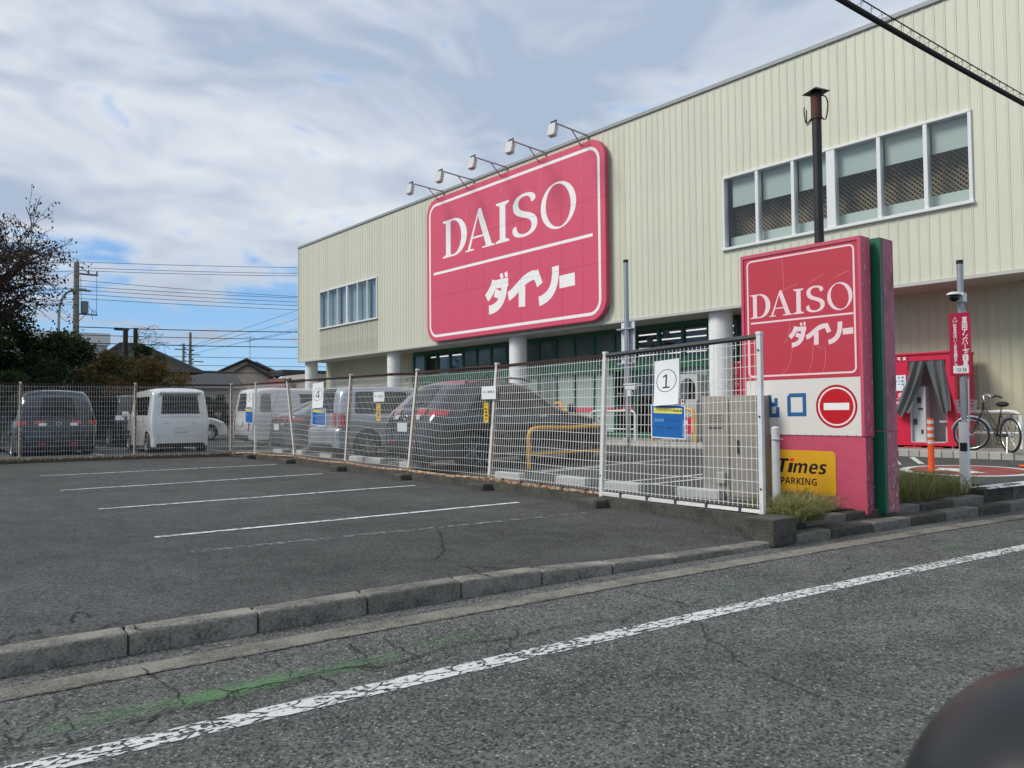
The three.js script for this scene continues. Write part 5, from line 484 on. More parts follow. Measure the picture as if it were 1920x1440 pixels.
  const wg = wheelGeo(c.R, .2, c.spokes ?? 6); for (const x of c.axles) for (const s of [1, -1]) { const g = new THREE.Group(); g.name = 'wheel'; g.position.set(x, c.R, s * (hw - .115)); if (s < 0) g.rotation.y = Math.PI; o.add(g); mesh('tyre', wg.ty, M.rubber, g); mesh('rim', wg.rim, c.rimMat || CM.rim, g); mesh('brake_disc', wg.disc, M.dark, g); }
  if (c.spoiler) part('roof_spoiler', rb(c.spoiler[0], c.spoiler[1], c.spoiler[2] - .03, c.spoiler[2] + .03, -hw + .24, hw - .24, .025, 3), c.paint, o); if (c.rails) for (const s of [1, -1]) part('roof_rail', tube(c.rails.map(([x, y]) => [x, y, s * (hw - .28)]), .02, 20, 6), c.railMat || M.dark, o); if (c.antenna) part('antenna', bar([c.antenna[0], c.antenna[1], 0], [c.antenna[0] - .3, c.antenna[1] + .2, 0], .006), M.black, o);
  if (c.wiper) part('rear_wiper', prism([surf(iAt(c.rearGlass[0] + .03, true), 0, .02), surf(iAt(c.rearGlass[0] + .05, true), .5, .02)].map((p) => V(...p)), .008), M.black, o);
  return o;
}
// outlines are given from tail to nose
const vanSil = (L, H, hood, o = {}) => { const a = -L / 2, b = L / 2; return [[a, .3], [a + .001, .55], [a + .02, .85], [a + .05, o.belt ?? 1.0], [a + .14, H * .84], [a + (o.rr ?? .24), H - .1], [a + .42, H - .015], [a + L * .4, H], [b - (o.ws ?? 1.45), H - .05], [b - (o.ws ?? 1.45) + .22, H - .14], [b - hood - .05, (o.hoodY ?? 1.02) + .05], [b - hood + .12, o.hoodY ?? 1.02], [b - .22, (o.hoodY ?? 1.02) - .13], [b - .05, .72], [b - .01, .5], [b, .3]]; };
const quadW = (x0, x1, x2, x3, y0, y1) => [[x0, y0], [x1, y0], [x2, y1], [x3, y1]];
{ // black SUV
  const L = 4.45, H = 1.62, a = -L / 2, b = L / 2; makeCar('black_car', 'black crossover parked behind the yellow pipe guard', { pos: [9.68, .215, -12.1], turn: 0, L, W: 1.82, H, belt: 1.0, sill: .27, R: .345, axles: [-1.33, 1.37], tumble: .2, rEnd: .28, rFront: .45, paint: paint([.008, .008, .010], .3, .25), sil: [[a, .36], [a + .01, .58], [a + .06, .85], [a + .14, 1.02], [a + .42, 1.3], [a + .66, 1.52], [a + .95, 1.595], [a + 1.7, H], [a + 2.35, 1.565], [a + 2.75, 1.40], [a + 3.25, 1.10], [a + 3.42, 1.03], [a + 3.95, .95], [b - .18, .82], [b - .03, .62], [b, .36]],
    windows: [quadW(-1.5, .02, .05, -1.02, 1.04, 1.44), quadW(.06, 1.18, .62, .12, 1.04, 1.46)], rearGlass: [1.12, 1.5, -.8, .8], windscreen: [1.12, 1.5, -.88, .88], tail: [.98, 1.08, .55, .22], tail2: [.9, .975, .45, .85], reflector: [.5, .55], head: [.72, .82, .5, .45], bumperDark: .55, plateY: .72, badge: .95, doors: [[[.06, .35], [.05, 1.02]], [[-.95, .62], [-.85, .8], [-.86, 1.02]], [[1.08, .38], [1.1, .9]]], handles: [[-.62, .96], [.28, .95]], handleMat: CM.lampClear, mirror: [.98, 1.02], sideSkirt: true, skirtH: .03, skirtMat: CM.lampClear, spokes: 7, rimMat: CM.rimDark, rails: [[-1.3, 1.58], [-1.2, 1.63], [0, 1.66], [.25, 1.61]], wiper: true }); }
{ // silver compact MPV
  const L = 4.0, H = 1.68, a = -L / 2, b = L / 2; makeCar('silver_car', 'silver boxy hatchback seen from behind its rear corner', { pos: [10.4, .2, -17.3], turn: 0, L, W: 1.7, H, belt: 1.0, sill: .27, R: .315, axles: [-1.22, 1.3], tumble: .11, rEnd: .12, paint: paint([.40, .42, .46], .5, .32), sil: [[a, .3], [a, .5], [a + .01, .68], [a + .06, .72], [a + .07, 1.0], [a + .12, 1.4], [a + .2, 1.60], [a + .4, 1.66], [a + 1.6, H], [a + 2.5, 1.66], [a + 2.85, 1.5], [a + 3.25, 1.12], [a + 3.4, 1.06], [b - .22, .95], [b - .05, .75], [b, .5], [b + .002, .3]],
    windows: [quadW(-1.55, -.1, -.12, -1.5, 1.04, 1.56), quadW(-.06, 1.08, .6, -.06, 1.02, 1.54)], rearGlass: [1.04, 1.6, -.84, .84], windscreen: [1.12, 1.58, -.9, .9], tail: [.72, 1.05, .80, .12], head: [.78, .92, .5, .35], bumperDark: .34, plateY: .76, doors: [[[-.08, .35], [-.09, 1.6]], [[-1.0, .70], [-.9, .85], [-.92, 1.02]], [[1.0, .4], [1.02, .95]]], handles: [[-.78, .93], [.12, .92]], mirror: [.98, 1.02], sideSkirt: true, skirtMat: paint([.40, .42, .46], .5, .32), spokes: 8, wiper: true }); }
{ // grey hatchback
  const L = 4.25, H = 1.46, a = -L / 2, b = L / 2; makeCar('grey_car', 'dark grey sloping hatchback in front of the white van', { pos: [10.75, .22, -20.35], turn: 0, L, W: 1.74, H, belt: .95, sill: .22, R: .31, axles: [-1.3, 1.32], tumble: .2, rEnd: .35, paint: paint([.075, .08, .09], .4, .3), sil: [[a, .3], [a + .01, .55], [a + .05, .82], [a + .1, .98], [a + .45, 1.12], [a + .95, 1.34], [a + 1.5, 1.44], [a + 2.0, H], [a + 2.5, 1.40], [a + 2.95, 1.18], [a + 3.25, 1.02], [a + 3.9, .86], [b - .1, .7], [b, .5], [b + .002, .3]],
    windows: [quadW(-1.2, -.05, -.05, -.75, .98, 1.3), quadW(0, .95, .45, 0, .98, 1.32)], rearGlass: [1.06, 1.36, -.82, .82], windscreen: [1.08, 1.38, -.9, .9], tail: [.84, .93, .4, .3], tail2: [.7, .78, .5, .85], head: [.62, .74, .45, .4], bumperDark: .42, plateY: .62, doors: [[[-.02, .32], [-.03, 1.3]]], handles: [[-.5, .9], [.2, .9]], mirror: [.75, .98], spokes: 7 }); }
{ // white van
  const L = 4.5, H = 1.84; const p = paint([.62, .64, .65], .05, .35); makeCar('white_van', 'white van near the fence corner with wide dark side window', { pos: [11.15, .2, -23.7], turn: 0, L, W: 1.7, H, belt: 1.05, sill: .28, R: .32, axles: [-1.35, 1.35], tumble: .10, rEnd: .10, paint: p, sil: vanSil(L, H, .55, { ws: 1.1, hoodY: 1.12, rr: .17 }), windows: [quadW(-2.0, -.15, -.15, -1.95, 1.12, 1.66), quadW(-.08, 1.25, .9, -.08, 1.1, 1.64)], rearGlass: [1.12, 1.66, -.84, .84], windscreen: [1.2, 1.75, -.9, .9], tail: [.55, 1.05, .88, .06], head: [.82, .98, .5, .3], bumperDark: .42, plateY: .72, doors: [[[-.1, .35], [-.1, 1.75]], [[-1.7, .9], [-1.4, 1.75]]], handles: [[-.3, .98], [.1, .98]], mirror: [1.15, 1.12], spokes: 8, wiper: true }); }
{ // white kei wagon, tail to the fence
  const L = 3.4, H = 1.82, a = -L / 2; const p = paint([.66, .68, .67], .05, .3); makeCar('white_car', 'white tall kei wagon with its tailgate facing the back fence', { pos: [6.98, .17, -24.6], turn: Math.PI / 2 - .05, L, W: 1.6, H, belt: 1.02, sill: .2, R: .29, axles: [-1.18, 1.25], tumble: .10, rEnd: .09, rTop: .09, crown: .045, paint: p, sil: vanSil(L, H, .5, { ws: 1.0, hoodY: 1.05, rr: .2, belt: 1.02 }), windows: [quadW(-1.3, -.1, -.1, -1.25, 1.08, 1.6), quadW(-.04, 1.1, .72, -.04, 1.06, 1.6)], rearGlass: [1.08, 1.60, -.86, .86], windscreen: [1.15, 1.6, -.9, .9], tail: [1.10, 1.56, .90, .06], tailMat: CM.lampClear, tail2: [.84, .90, .5, .72], head: [.75, .9, .5, .3], garnish: [1.0, 1.04, -.9, .9], garnishMat: CM.lampClear, plateY: .62, plateMat: p, doors: [[[-.07, .3], [-.07, 1.62]], [[-1.15, .75], [-.85, .95], [-.85, 1.02]], [[1.0, .3], [1.0, .95]]], handles: [[-.35, .92], [.05, .92]], mirror: [.95, 1.02], sideSkirt: true, skirtMat: p, spokes: 8, spoiler: [-1.72, -1.38, 1.70], wiper: true });
}
{ // navy minivan, tail to the fence
  const L = 4.6, H = 1.8; makeCar('navy_minivan', 'dark navy minivan with round chrome badge behind the back fence', { pos: [4.02, .12, -26.0], turn: Math.PI / 2, L, W: 1.94, H, belt: 1.0, sill: .2, R: .33, axles: [-1.45, 1.35], tumble: .2, rEnd: .22, rTop: .2, paint: paint([.010, .012, .022], .4, .25), sil: vanSil(L, H, .8, { ws: 1.75, hoodY: 1.05, rr: .34 }), windows: [quadW(-1.9, -.2, -.2, -1.8, 1.06, 1.56), quadW(-.14, 1.3, .85, -.14, 1.06, 1.56)], rearGlass: [1.05, 1.6, -.86, .86], windscreen: [1.15, 1.6, -.9, .9], tail: [.90, 1.0, .58, .25], tail2: [.86, .93, .5, .82], reflector: [.36, .42], head: [.75, .9, .5, .3], bumperDark: .34, plateY: .62, plateMat: paint([.02, .025, .05], .4, .3), badge: .92, doors: [[[-.17, .3], [-.17, 1.6]]], handles: [[-.4, .95], [.1, .95]], mirror: [1.2, 1.05], spokes: 7, wiper: true });
  makeCar('black_minivan', 'black van standing farther back between the navy minivan and the white wagon', { pos: [7.15, .2, -30.6], turn: Math.PI / 2 + .1, L, W: 1.8, H: 1.72, belt: 1.0, sill: .2, R: .33, axles: [-1.45, 1.35], tumble: .16, rEnd: .2, paint: paint([.012, .012, .014], .3, .3), sil: vanSil(L, 1.72, .8, { ws: 1.75, hoodY: 1.02, rr: .3 }), windows: [quadW(-1.9, -.2, -.2, -1.8, 1.06, 1.5), quadW(-.14, 1.3, .85, -.14, 1.06, 1.5)], rearGlass: [1.05, 1.52, -.86, .86], windscreen: [1.15, 1.55, -.9, .9], tail: [.9, 1.05, .7, .25], tailMat: CM.lampClear, head: [.75, .9, .5, .3], plateY: .6, doors: [[[-.17, .3], [-.17, 1.5]]], handles: [[-.4, .95]], mirror: [1.2, 1.05] });
}
{ const L = 4.3, H = 1.45, a = -L / 2, b = L / 2, p = paint([.62, .62, .61], .05, .3); makeCar('white_saloon', 'white saloon nose beyond the white kei wagon', { pos: [9.4, .2, -32.8], turn: 0, L, W: 1.72, H, belt: .93, sill: .22, R: .31, axles: [-1.3, 1.3], tumble: .22, rEnd: .3, rFront: .4, paint: p, sil: [[a, .3], [a + .02, .6], [a + .08, .95], [a + .5, 1.0], [a + 1.0, 1.3], [a + 1.6, 1.44], [a + 2.1, H], [a + 2.5, 1.39], [a + 3.0, 1.12], [a + 3.25, .99], [a + 3.9, .86], [b - .1, .68], [b, .45], [b + .002, .3]], windows: [quadW(-1.2, -.05, -.05, -.75, .97, 1.3), quadW(0, .95, .45, 0, .97, 1.32)], rearGlass: [1.05, 1.34, -.82, .82], windscreen: [1.06, 1.36, -.9, .9], tail: [.72, .86, .5, .3], head: [.66, .78, .5, .45], plateY: .6, doors: [[[-.02, .32], [-.03, 1.3]]], handles: [[-.5, .88], [.2, .88]], mirror: [.75, .96], spokes: 10, rimMat: M.whiteFrame });
  const q = paint([.66, .13, .05], .1, .35); const oc = makeCar('orange_car', 'orange hatchback with a white roof beyond the white saloon', { pos: [11.5, .2, -40.5], turn: Math.PI, L: 3.5, W: 1.5, H: 1.66, belt: 1.0, sill: .22, R: .3, axles: [-1.15, 1.2], tumble: .1, rEnd: .1, paint: q, sil: vanSil(3.5, 1.66, .6, { ws: 1.15, hoodY: 1.05, rr: .2 }), windows: [quadW(-1.3, -.1, -.1, -1.25, 1.06, 1.48), quadW(-.04, 1.05, .7, -.04, 1.06, 1.48)], rearGlass: [1.06, 1.48, -.8, .8], windscreen: [1.15, 1.5, -.9, .9], tail: [.7, 1.0, .86, .08], head: [.75, .92, .55, .25], plateY: .6, doors: [[[-.07, .3], [-.07, 1.5]]], handles: [[-.35, .92]], mirror: [.9, 1.02] }); part('white_roof', rb(-1.5, .75, 1.6, 1.69, -.62, .62, .04, 3), p, oc); }

// ---------------------------------------------------------------- vegetation
function leafMat(side = true) { return new THREE.MeshPhysicalMaterial({ vertexColors: true, roughness: 1, specularIntensity: .25, side: THREE.DoubleSide, transmission: .5, thickness: 0 }); }
const leafM = leafMat();
// a mass of leaf-sized faces: pts = [x,y,z,size], colours picked per leaf
function leaves(pts, r, cols, o = {}) { const pos = new Float32Array(pts.length * 12 * 1.5), col = new Float32Array(pts.length * 18), nor = new Float32Array(pts.length * 18); let k = 0; const P = new Float32Array(pts.length * 18); const a = V(), b = V(), n = V(); for (const [x, y, z, s] of pts) { a.set(r() - .5, (r() - .5) * .8 - (o.droop ?? .1), r() - .5).normalize(); b.set(r() - .5, r() - .5, r() - .5).cross(a).normalize(); n.crossVectors(b, a); const w = s * (o.w ?? .5) * .5, c = cols[r() * cols.length | 0], v = .7 + r() * .6; const q = [[-.5, 0], [0, -1], [.5, 0], [.5, 0], [0, 1], [-.5, 0]]; const A = [[0, -1], [1, .1], [0, 0], [0, 0], [1, .1], [0, 1]]; const pt = [[-s * .5, 0], [0, w], [s * .5, 0], [-s * .5, 0], [s * .5, 0], [0, -w]]; for (const [u, t] of pt) { P[k] = x + a.x * u + b.x * t; P[k + 1] = y + a.y * u + b.y * t; P[k + 2] = z + a.z * u + b.z * t; col[k] = c[0] * v; col[k + 1] = c[1] * v; col[k + 2] = c[2] * v; nor[k] = n.x; nor[k + 1] = n.y; nor[k + 2] = n.z; k += 3; } } const g = new THREE.BufferGeometry(); g.setAttribute('position', new THREE.BufferAttribute(P, 3)); g.setAttribute('normal', new THREE.BufferAttribute(nor, 3)); g.setAttribute('color', new THREE.BufferAttribute(col, 3)); return g; }
const barkM = std([.07, .055, .045], .95, { map: gB2 });
function bush(name, label, x, z, y0, rx, ry, rz, N, size, cols, seed, cat = 'tree') { // clumps of leaves through an uneven crown on a trunk with limbs
  const o = thing(name, label, cat, [x, y0, z]); const r = rng(seed); const cl = []; const nC = Math.round(26 + N / 1500); for (let i = 0; i < nC; i++) { const th = r() * 6.283, ph = Math.acos(1 - 1.85 * r()), q = .62 + .42 * r(); cl.push([Math.cos(th) * Math.sin(ph) * rx * q, ry * (1 + .95 * Math.cos(ph) * q) , Math.sin(th) * Math.sin(ph) * rz * q, (.22 + .26 * r()) * Math.min(rx, ry, rz)]); }
  part('trunk', [bar([0, -.3, 0], [.05, ry * .9, .03], .14, 8, .07)], barkM, o); part('limbs', cl.slice(0, 12).map((c) => bar([0, ry * .45 + r() * ry * .2, 0], [c[0] * .9, c[1] * .95, c[2] * .9], .05, 5, .015)), barkM, o);
  const pts = []; for (let i = 0; i < N; i++) { const c = cl[r() * nC | 0], th = r() * 6.283, ph = Math.acos(2 * r() - 1), q = c[3] * (r() < .15 ? 1.35 : 1) * Math.pow(r(), .42); pts.push([c[0] + Math.cos(th) * Math.sin(ph) * q, Math.max(.05, c[1] + Math.cos(ph) * q * .8), c[2] + Math.sin(th) * Math.sin(ph) * q, size * (.6 + .8 * r())]); }
  const m = new THREE.Mesh(leaves(pts, r, cols), leafM); m.name = 'crown'; o.add(m); return o; }
const dk = [[.018, .034, .012], [.024, .044, .014], [.034, .054, .018], [.02, .036, .013]], md = [[.045, .075, .02], [.065, .095, .026], [.035, .06, .016]], br = [[.16, .095, .035], [.19, .11, .04], [.12, .085, .03], [.08, .085, .024], [.22, .13, .05]];
bush('evergreen_tree', 'dense dark evergreen at the left edge behind the fence', 3.0, -36.5, .1, 2.8, 2.75, 2.2, 24000, .17, dk, 11); bush('evergreen_tree', 'dense dark evergreen between the left edge tree and the brown shrubs', 6.0, -36.2, .1, 2.4, 2.2, 2.0, 20000, .16, dk, 12); bush('evergreen_tree', 'mid green tree with lighter leaves low at the left edge', 3.6, -33.0, .1, 1.6, 1.35, 1.5, 14000, .13, md, 13);
bush('brown_shrub', 'reddish brown autumn shrub left of the tiled house', 8.45, -31.6, .1, 1.4, 1.55, 1.2, 10500, .12, br, 14, 'shrub'); bush('brown_shrub', 'brown shrub mixed with green beside the dark evergreen', 7.3, -33.0, .1, 1.3, 1.75, 1.1, 9500, .12, [...br, ...md], 15, 'shrub'); bush('ivy_shrub', 'tall ivy covered shrub with two bare stumps behind the white wagon', 9.2, -36.0, .1, 1.05, 2.05, .9, 11000, .11, [...md, ...dk], 16, 'shrub'); bush('garden_shrub', 'low yellowish shrub before the dark roof near the fence corner', 15.6, -46.5, .1, 1.3, 1.15, .9, 7000, .13, [[.09, .085, .03], [.06, .065, .022]], 17, 'shrub'); bush('garden_shrub', 'green hedge behind the white wagon and orange car', 12.0, -45.0, .1, 2.2, 1.0, 1.0, 10000, .13, md, 18, 'shrub'); bush('evergreen_tree', 'dark evergreen behind the navy minivan', 5.2, -34.0, .1, 1.8, 1.5, 1.6, 16000, .14, dk, 19);
{ const o = thing('bare_stump', 'pair of cut dark tree stumps standing over the ivy shrub', 'tree stump', [8.75, .1, -36.3]); part('stump', cyl(.11, .10, 4.85, -.12, 0, 0, 10), barkM, o); part('stump', cyl(.11, .09, 4.9, .3, 0, -.1, 10), barkM, o); const r = rng(3); part('twigs', Array.from({ length: 30 }, () => { const x = .1 + r() * .9, y = 3.7 + r() * 1.0; return tube([[x, y, 0], [x + (r() - .3) * .7, y + r() * .5, (r() - .5) * .6], [x + (r() - .2) * 1.3, y + (r() - .5) * .8, (r() - .5) * .9]], .008, 6, 4); }), barkM, o, { stuff: true }); }
{ // cherry tree losing its leaves, trunk outside the frame on the left
  const o = thing('cherry_tree', 'half bare cherry tree reaching in from the left over the hedge', 'tree', [-.2, .1, -32.8]); const r = rng(77), limbs = [], twigs = [], tips = [];
  const grow = (p, d, len, rad, lev) => { const n = 4, pts = [p.clone()]; let q = p.clone(), v = d.clone(); for (let i = 0; i < n; i++) { v.add(V((r() - .5) * .42, (r() - .5) * .34 + (lev < 2 ? .04 : -.07), (r() - .5) * .42)).normalize(); q = q.clone().addScaledVector(v, len / n); pts.push(q); } if (lev > 1 && pts.at(-1).y < 4.3 + .3 * r()) return; (lev < 3 ? limbs : twigs).push([pts, rad]); if (lev >= 4) { pts.slice(1).forEach((t) => tips.push(t)); return; } const k = lev === 0 ? 7 : lev === 1 ? 8 : lev === 2 ? 8 : 5; for (let i = 0; i < k; i++) { const t = .3 + .7 * (i + r()) / k, s = Math.min(n - 1, Math.floor(t * n)), base = pts[s].clone().lerp(pts[s + 1], t * n - s); const nd = v.clone().multiplyScalar(.75).add(V(r() - .5, (r() - .5) * .9 + .1, r() - .5).multiplyScalar(1.5)).normalize(); grow(base, nd, len * (.5 + .22 * r()), rad * .52, lev + 1); } };
  grow(V(0, 0, 0), V(.12, 1, 0), 3.6, .3, 9); limbs.length = 0; twigs.length = 0; tips.length = 0; const trunkTop = V(.5, 3.2, 0);
  for (const [d, l] of [[[1, .55, .5], 3.4], [[.9, 1.0, .3], 3.5], [[1, .22, .3], 3.3], [[.45, 1.3, -.2], 3.5], [[-.9, .8, .1], 3.2], [[.7, .8, -.6], 3.2], [[.5, 1, .5], 3.4]]) grow(trunkTop.clone(), V(...d).normalize(), l * 1.08, .12, 1);
  part('trunk', tube([[0, -.3, 0], [.1, 1, 0], [.3, 2.2, .05], [.5, 3.3, 0]], .26, 10, 10), barkM, o); const dkB = std([.035, .028, .025], .95); part('limbs', limbs.map(([p, ra]) => tube(p, Math.max(.012, ra * .8), 6, 5)), dkB, o, { stuff: true }); part('twigs', twigs.map(([p, ra]) => prism(p, Math.max(.0035, ra * .35))), dkB, o, { stuff: true });
  const pts = []; for (const t of tips) if (r() < .8) for (let i = 0; i < 2; i++) pts.push([t.x + (r() - .5) * .22, t.y + (r() - .5) * .2, t.z + (r() - .5) * .22, .085 + .07 * r()]); const m = new THREE.Mesh(leaves(pts, r, [[.045, .03, .022], [.06, .04, .025], [.035, .032, .02], [.07, .03, .02]], { droop: .5 }), leafM); m.name = 'leaves'; m.userData.kind = 'stuff'; o.add(m); console.log('cherry', limbs.length, twigs.length, pts.length); }
function grass(x0, x1, fz, N, seed, h0, h1, hang) { const r = rng(seed), pos = [], col = [], nor = []; const cs = [[.27, .26, .08], [.19, .24, .06], [.34, .3, .12], [.13, .19, .05], [.45, .38, .18]]; for (let i = 0; i < N; i++) { const x = lerp(x0, x1, r()), [za, zb] = fz(x), z = lerp(za, zb, r()), tuft = fbm(x * 3.3 + seed, z * 3.3, 3); if (tuft < .40 + .12 * r()) continue; const h = lerp(h0, h1, r()) * (.55 + .9 * (tuft - .35)), a = r() * 6.283, lean = (.45 + r() * 1.25) * h, dx = Math.cos(a) * lean + (hang ? .0 : 0), dz = Math.sin(a) * lean + (hang ?? 0) * h, w = .002 + .0028 * r(), c = cs[r() * cs.length | 0], v = .7 + .6 * r(); const bx_ = Math.cos(a + 1.57) * w, bz = Math.sin(a + 1.57) * w, y = .155 + .03 * fbm(x * 3, z * 3, 3); const p = [[0, 0, 0, 1], [.35, .62, .35, .85], [.75, .92, .75, .55], [1.1, .93 - .35 * r(), 1.1, .02]].map(([s, t, q, k]) => [x + dx * s, y + h * t, z + dz * s, k]); for (let k = 0; k < 3; k++) { const A = p[k], B = p[k + 1]; const P = [[A, 1], [B, 1], [A, -1], [A, -1], [B, 1], [B, -1]]; for (const [q, s] of P) { pos.push(q[0] + bx_ * s * q[3], q[1], q[2] + bz * s * q[3]); col.push(c[0] * v, c[1] * v, c[2] * v); } } } const g = new THREE.BufferGeometry(); g.setAttribute('position', new THREE.Float32BufferAttribute(pos, 3)); g.setAttribute('color', new THREE.Float32BufferAttribute(col, 3)); g.computeVertexNormals(); return g; }
{ const mk = (label, gs) => { const m = new THREE.Mesh(mergeGeometries(gs), leafM); m.name = numbered('grass'); m.userData.kind = 'stuff'; tag(m, label, 'grass'); scene.add(m); };
  mk('long yellowing grass at the foot of the pink sign tower', [grass(7.15, 8.32, (x) => [zk(x) - .42, -5.1], 2300, 31, .08, .28, .12), grass(6.95, 7.5, (x) => [zk(x) - .2, zk(x) - .5], 900, 33, .12, .3, .3)]); mk('long yellowing grass between the sign tower and the red sign pole', [grass(8.85, 11.05, (x) => [zk(x) - .45, -5.35], 6500, 32, .14, .44, .1)]); mk('loose blades of grass hanging over the kerb beside the fence end', [grass(6.78, 7.25, (x) => [zk(x) - .06, zk(x) - .42], 700, 34, .1, .24, .5)]); }

// ---------------------------------------------------------------- houses and poles beyond
const roofT = grainTex(256, 12, .5, [[8, .5], [40, .6]], { white: .3 });
{ const tileRoof = std([.038, .037, .036], .7, { map: roofT }), wallB = std([.42, .34, .25], .85, { map: gA05 });
  const h = thing('tiled_house', 'house with dark hipped tile roof and beige wall behind the shrubs', 'house', [12.0, .6, -49.3]); part('wall', [bx(-2.6, 2.55, -.6, 3.15, -3, 2.6)], wallB, h); { const a = [-3.1, 3.1, 3.1], b = [3.1, 3.1, 3.1], c = [3.1, 3.1, -3.5], d = [-3.1, 3.1, -3.5], e = [-.6, 4.75, 0], f = [.6, 4.75, 0]; const R = part('roof', [quad(a, b, f, e), quad(b, c, f, f), quad(c, d, e, f), quad(d, a, e, e), bx(-3.1, 3.1, 3.0, 3.09, -3.5, 3.1)].map((g) => g), tileRoof, h); const rows = []; for (let i = 1; i < 20; i++) { const t = i / 20; rows.push(bar([lerp(-3.1, 3.1, t), 3.13, 3.12], [lerp(-.6, .6, t), 4.77, .02], .025, 5), bar([3.12, 3.13, lerp(3.1, -3.5, t)], [.62, 4.77, 0], .025, 5)); } part('tile_ridges', [...rows, bar(b, f, .08, 6), bar(a, e, .08, 6), bar(e, f, .12, 6)], tileRoof, R, { stuff: true }); part('gutter', bar([-3.1, 3.06, 3.16], [3.1, 3.06, 3.16], .05, 6), M.dark, R); }
  const h2 = thing('low_roof_house', 'low building with long dark ribbed metal roof', 'house', [16.9, 0, -52]); const mr = std([.10, .105, .11], .5, { map: roofT }); part('wall', bx(-1.6, 1.9, 0, 2.95, -2, 1.6), std([.4, .38, .34], .85), h2); { const R = part('roof', [quad([-2.1, 2.9, 2.0], [2.3, 2.9, 2.0], [2.1, 4.0, 0], [-1.7, 4.0, 0]), quad([2.3, 2.9, -2.4], [-2.1, 2.9, -2.4], [-1.7, 4.0, 0], [2.1, 4.0, 0]), quad([2.3, 2.9, 2], [2.3, 2.9, -2.4], [2.1, 4, 0], [2.1, 4, 0])], mr, h2); part('roof_rib', Array.from({ length: 16 }, (_, i) => { const t = (i + .5) / 16; return bar([lerp(-2.1, 2.3, t), 2.93, 2.0], [lerp(-1.7, 2.1, t), 4.02, 0], .025, 4); }), mr, R, { stuff: true }); part('ridge', bar([-1.7, 4.03, 0], [2.1, 4.03, 0], .08, 6), mr, R); }
  const h3 = thing('gabled_house', 'cream gabled house with solar panels and roof antenna', 'house', [23.2, .55, -60.5], -.35); const cream = std([.58, .5, .42], .85, { map: gA05 }), slate = std([.055, .057, .06], .7, { map: roofT }); const gab = (x0, x1, ye, yp, z0, z1) => { const s = new THREE.Shape(); s.moveTo(x0, -.6); s.lineTo(x1, -.6); s.lineTo(x1, ye); s.lineTo((x0 + x1) / 2, yp); s.lineTo(x0, ye); s.closePath(); return extrude(s, z1 - z0).translate(0, 0, z0); }; part('wall', gab(-2.1, 1.9, 3.9, 4.85, -5, 0), cream, h3); part('front_gable_wall', gab(-1.4, 1.5, 3.5, 4.45, -1, .7), cream, h3);
  const slab = (x0, y0, x1, y1, z0, z1, t = .14) => { const d = V(x1 - x0, y1 - y0, 0), l = d.length(); return new THREE.BoxGeometry(l, t, z1 - z0).rotateZ(Math.atan2(y1 - y0, x1 - x0)).translate((x0 + x1) / 2, (y0 + y1) / 2 + t / 2, (z0 + z1) / 2); }; const R3 = part('roof', [slab(-2.6, 3.72, -.08, 4.93, -5.3, .35), slab(-.12, 4.93, 2.5, 3.68, -5.3, .35), slab(-1.9, 3.3, .06, 4.52, .3, 1.05), slab(.04, 4.52, 2.0, 3.3, .3, 1.05)], slate, h3); part('solar_panel', [slab(.6, 4.72, 2.2, 3.96, -2.4, -1.2, .06), slab(1.0, 4.4, 2.3, 3.78, -1.1, -.1, .06)].map((g) => g.translate(0, .16, 0)), std([.25, .28, .33], .2, { metalness: .3 }), R3); part('antenna', [bar([.2, 4.8, -2], [.2, 7.0, -2], .03), bar([-.2, 6.9, -2], [.6, 6.9, -2], .02), bar([.05, 6.5, -2], [.4, 6.7, -2], .02)], M.galv, R3);
  const h4 = thing('flat_shed', 'low house with pale flat eaves beside the store column', 'house', [26.9, 0, -54.4]); part('wall', bx(-2.1, 2.6, 0, 3.75, -2, 1.5), std([.30, .25, .19], .85), h4); part('eave_roof', [bx(-2.4, 2.9, 3.76, 4.1, -2.4, 2.0)], std([.45, .43, .38], .7, { map: gA05 }), h4); part('back_wing', bx(-2.9, -2.15, 0, 3.9, -4, -1), std([.24, .09, .08], .8), h4); part('back_roof', bx(-2.4, 2.4, 4.2, 4.6, -5, -2.5), slate, h4);
  const h5 = thing('white_building', 'pale flat roofed building far behind the left trees', 'building', [12.2, 0, -82]); part('wall', bx(-5, 5.5, 0, 7.8, -6, 1), std([.36, .38, .40], .8), h5); part('roof_edge', bx(-5.2, 5.7, 7.8, 8.9, -6.2, 1.2), std([.6, .62, .62], .6), h5);
  const h6 = thing('row_house', 'plain grey house hidden low between the tiled and gabled houses', 'house', [30, 0, -75]); part('wall', bx(-6, 3, 0, 4.1, -4, 3), std([.4, .38, .35], .8), h6); part('roof', slab(-6.4, 4.1, 3.4, 4.4, -4.4, 3.4, .3), slate, h6);
}
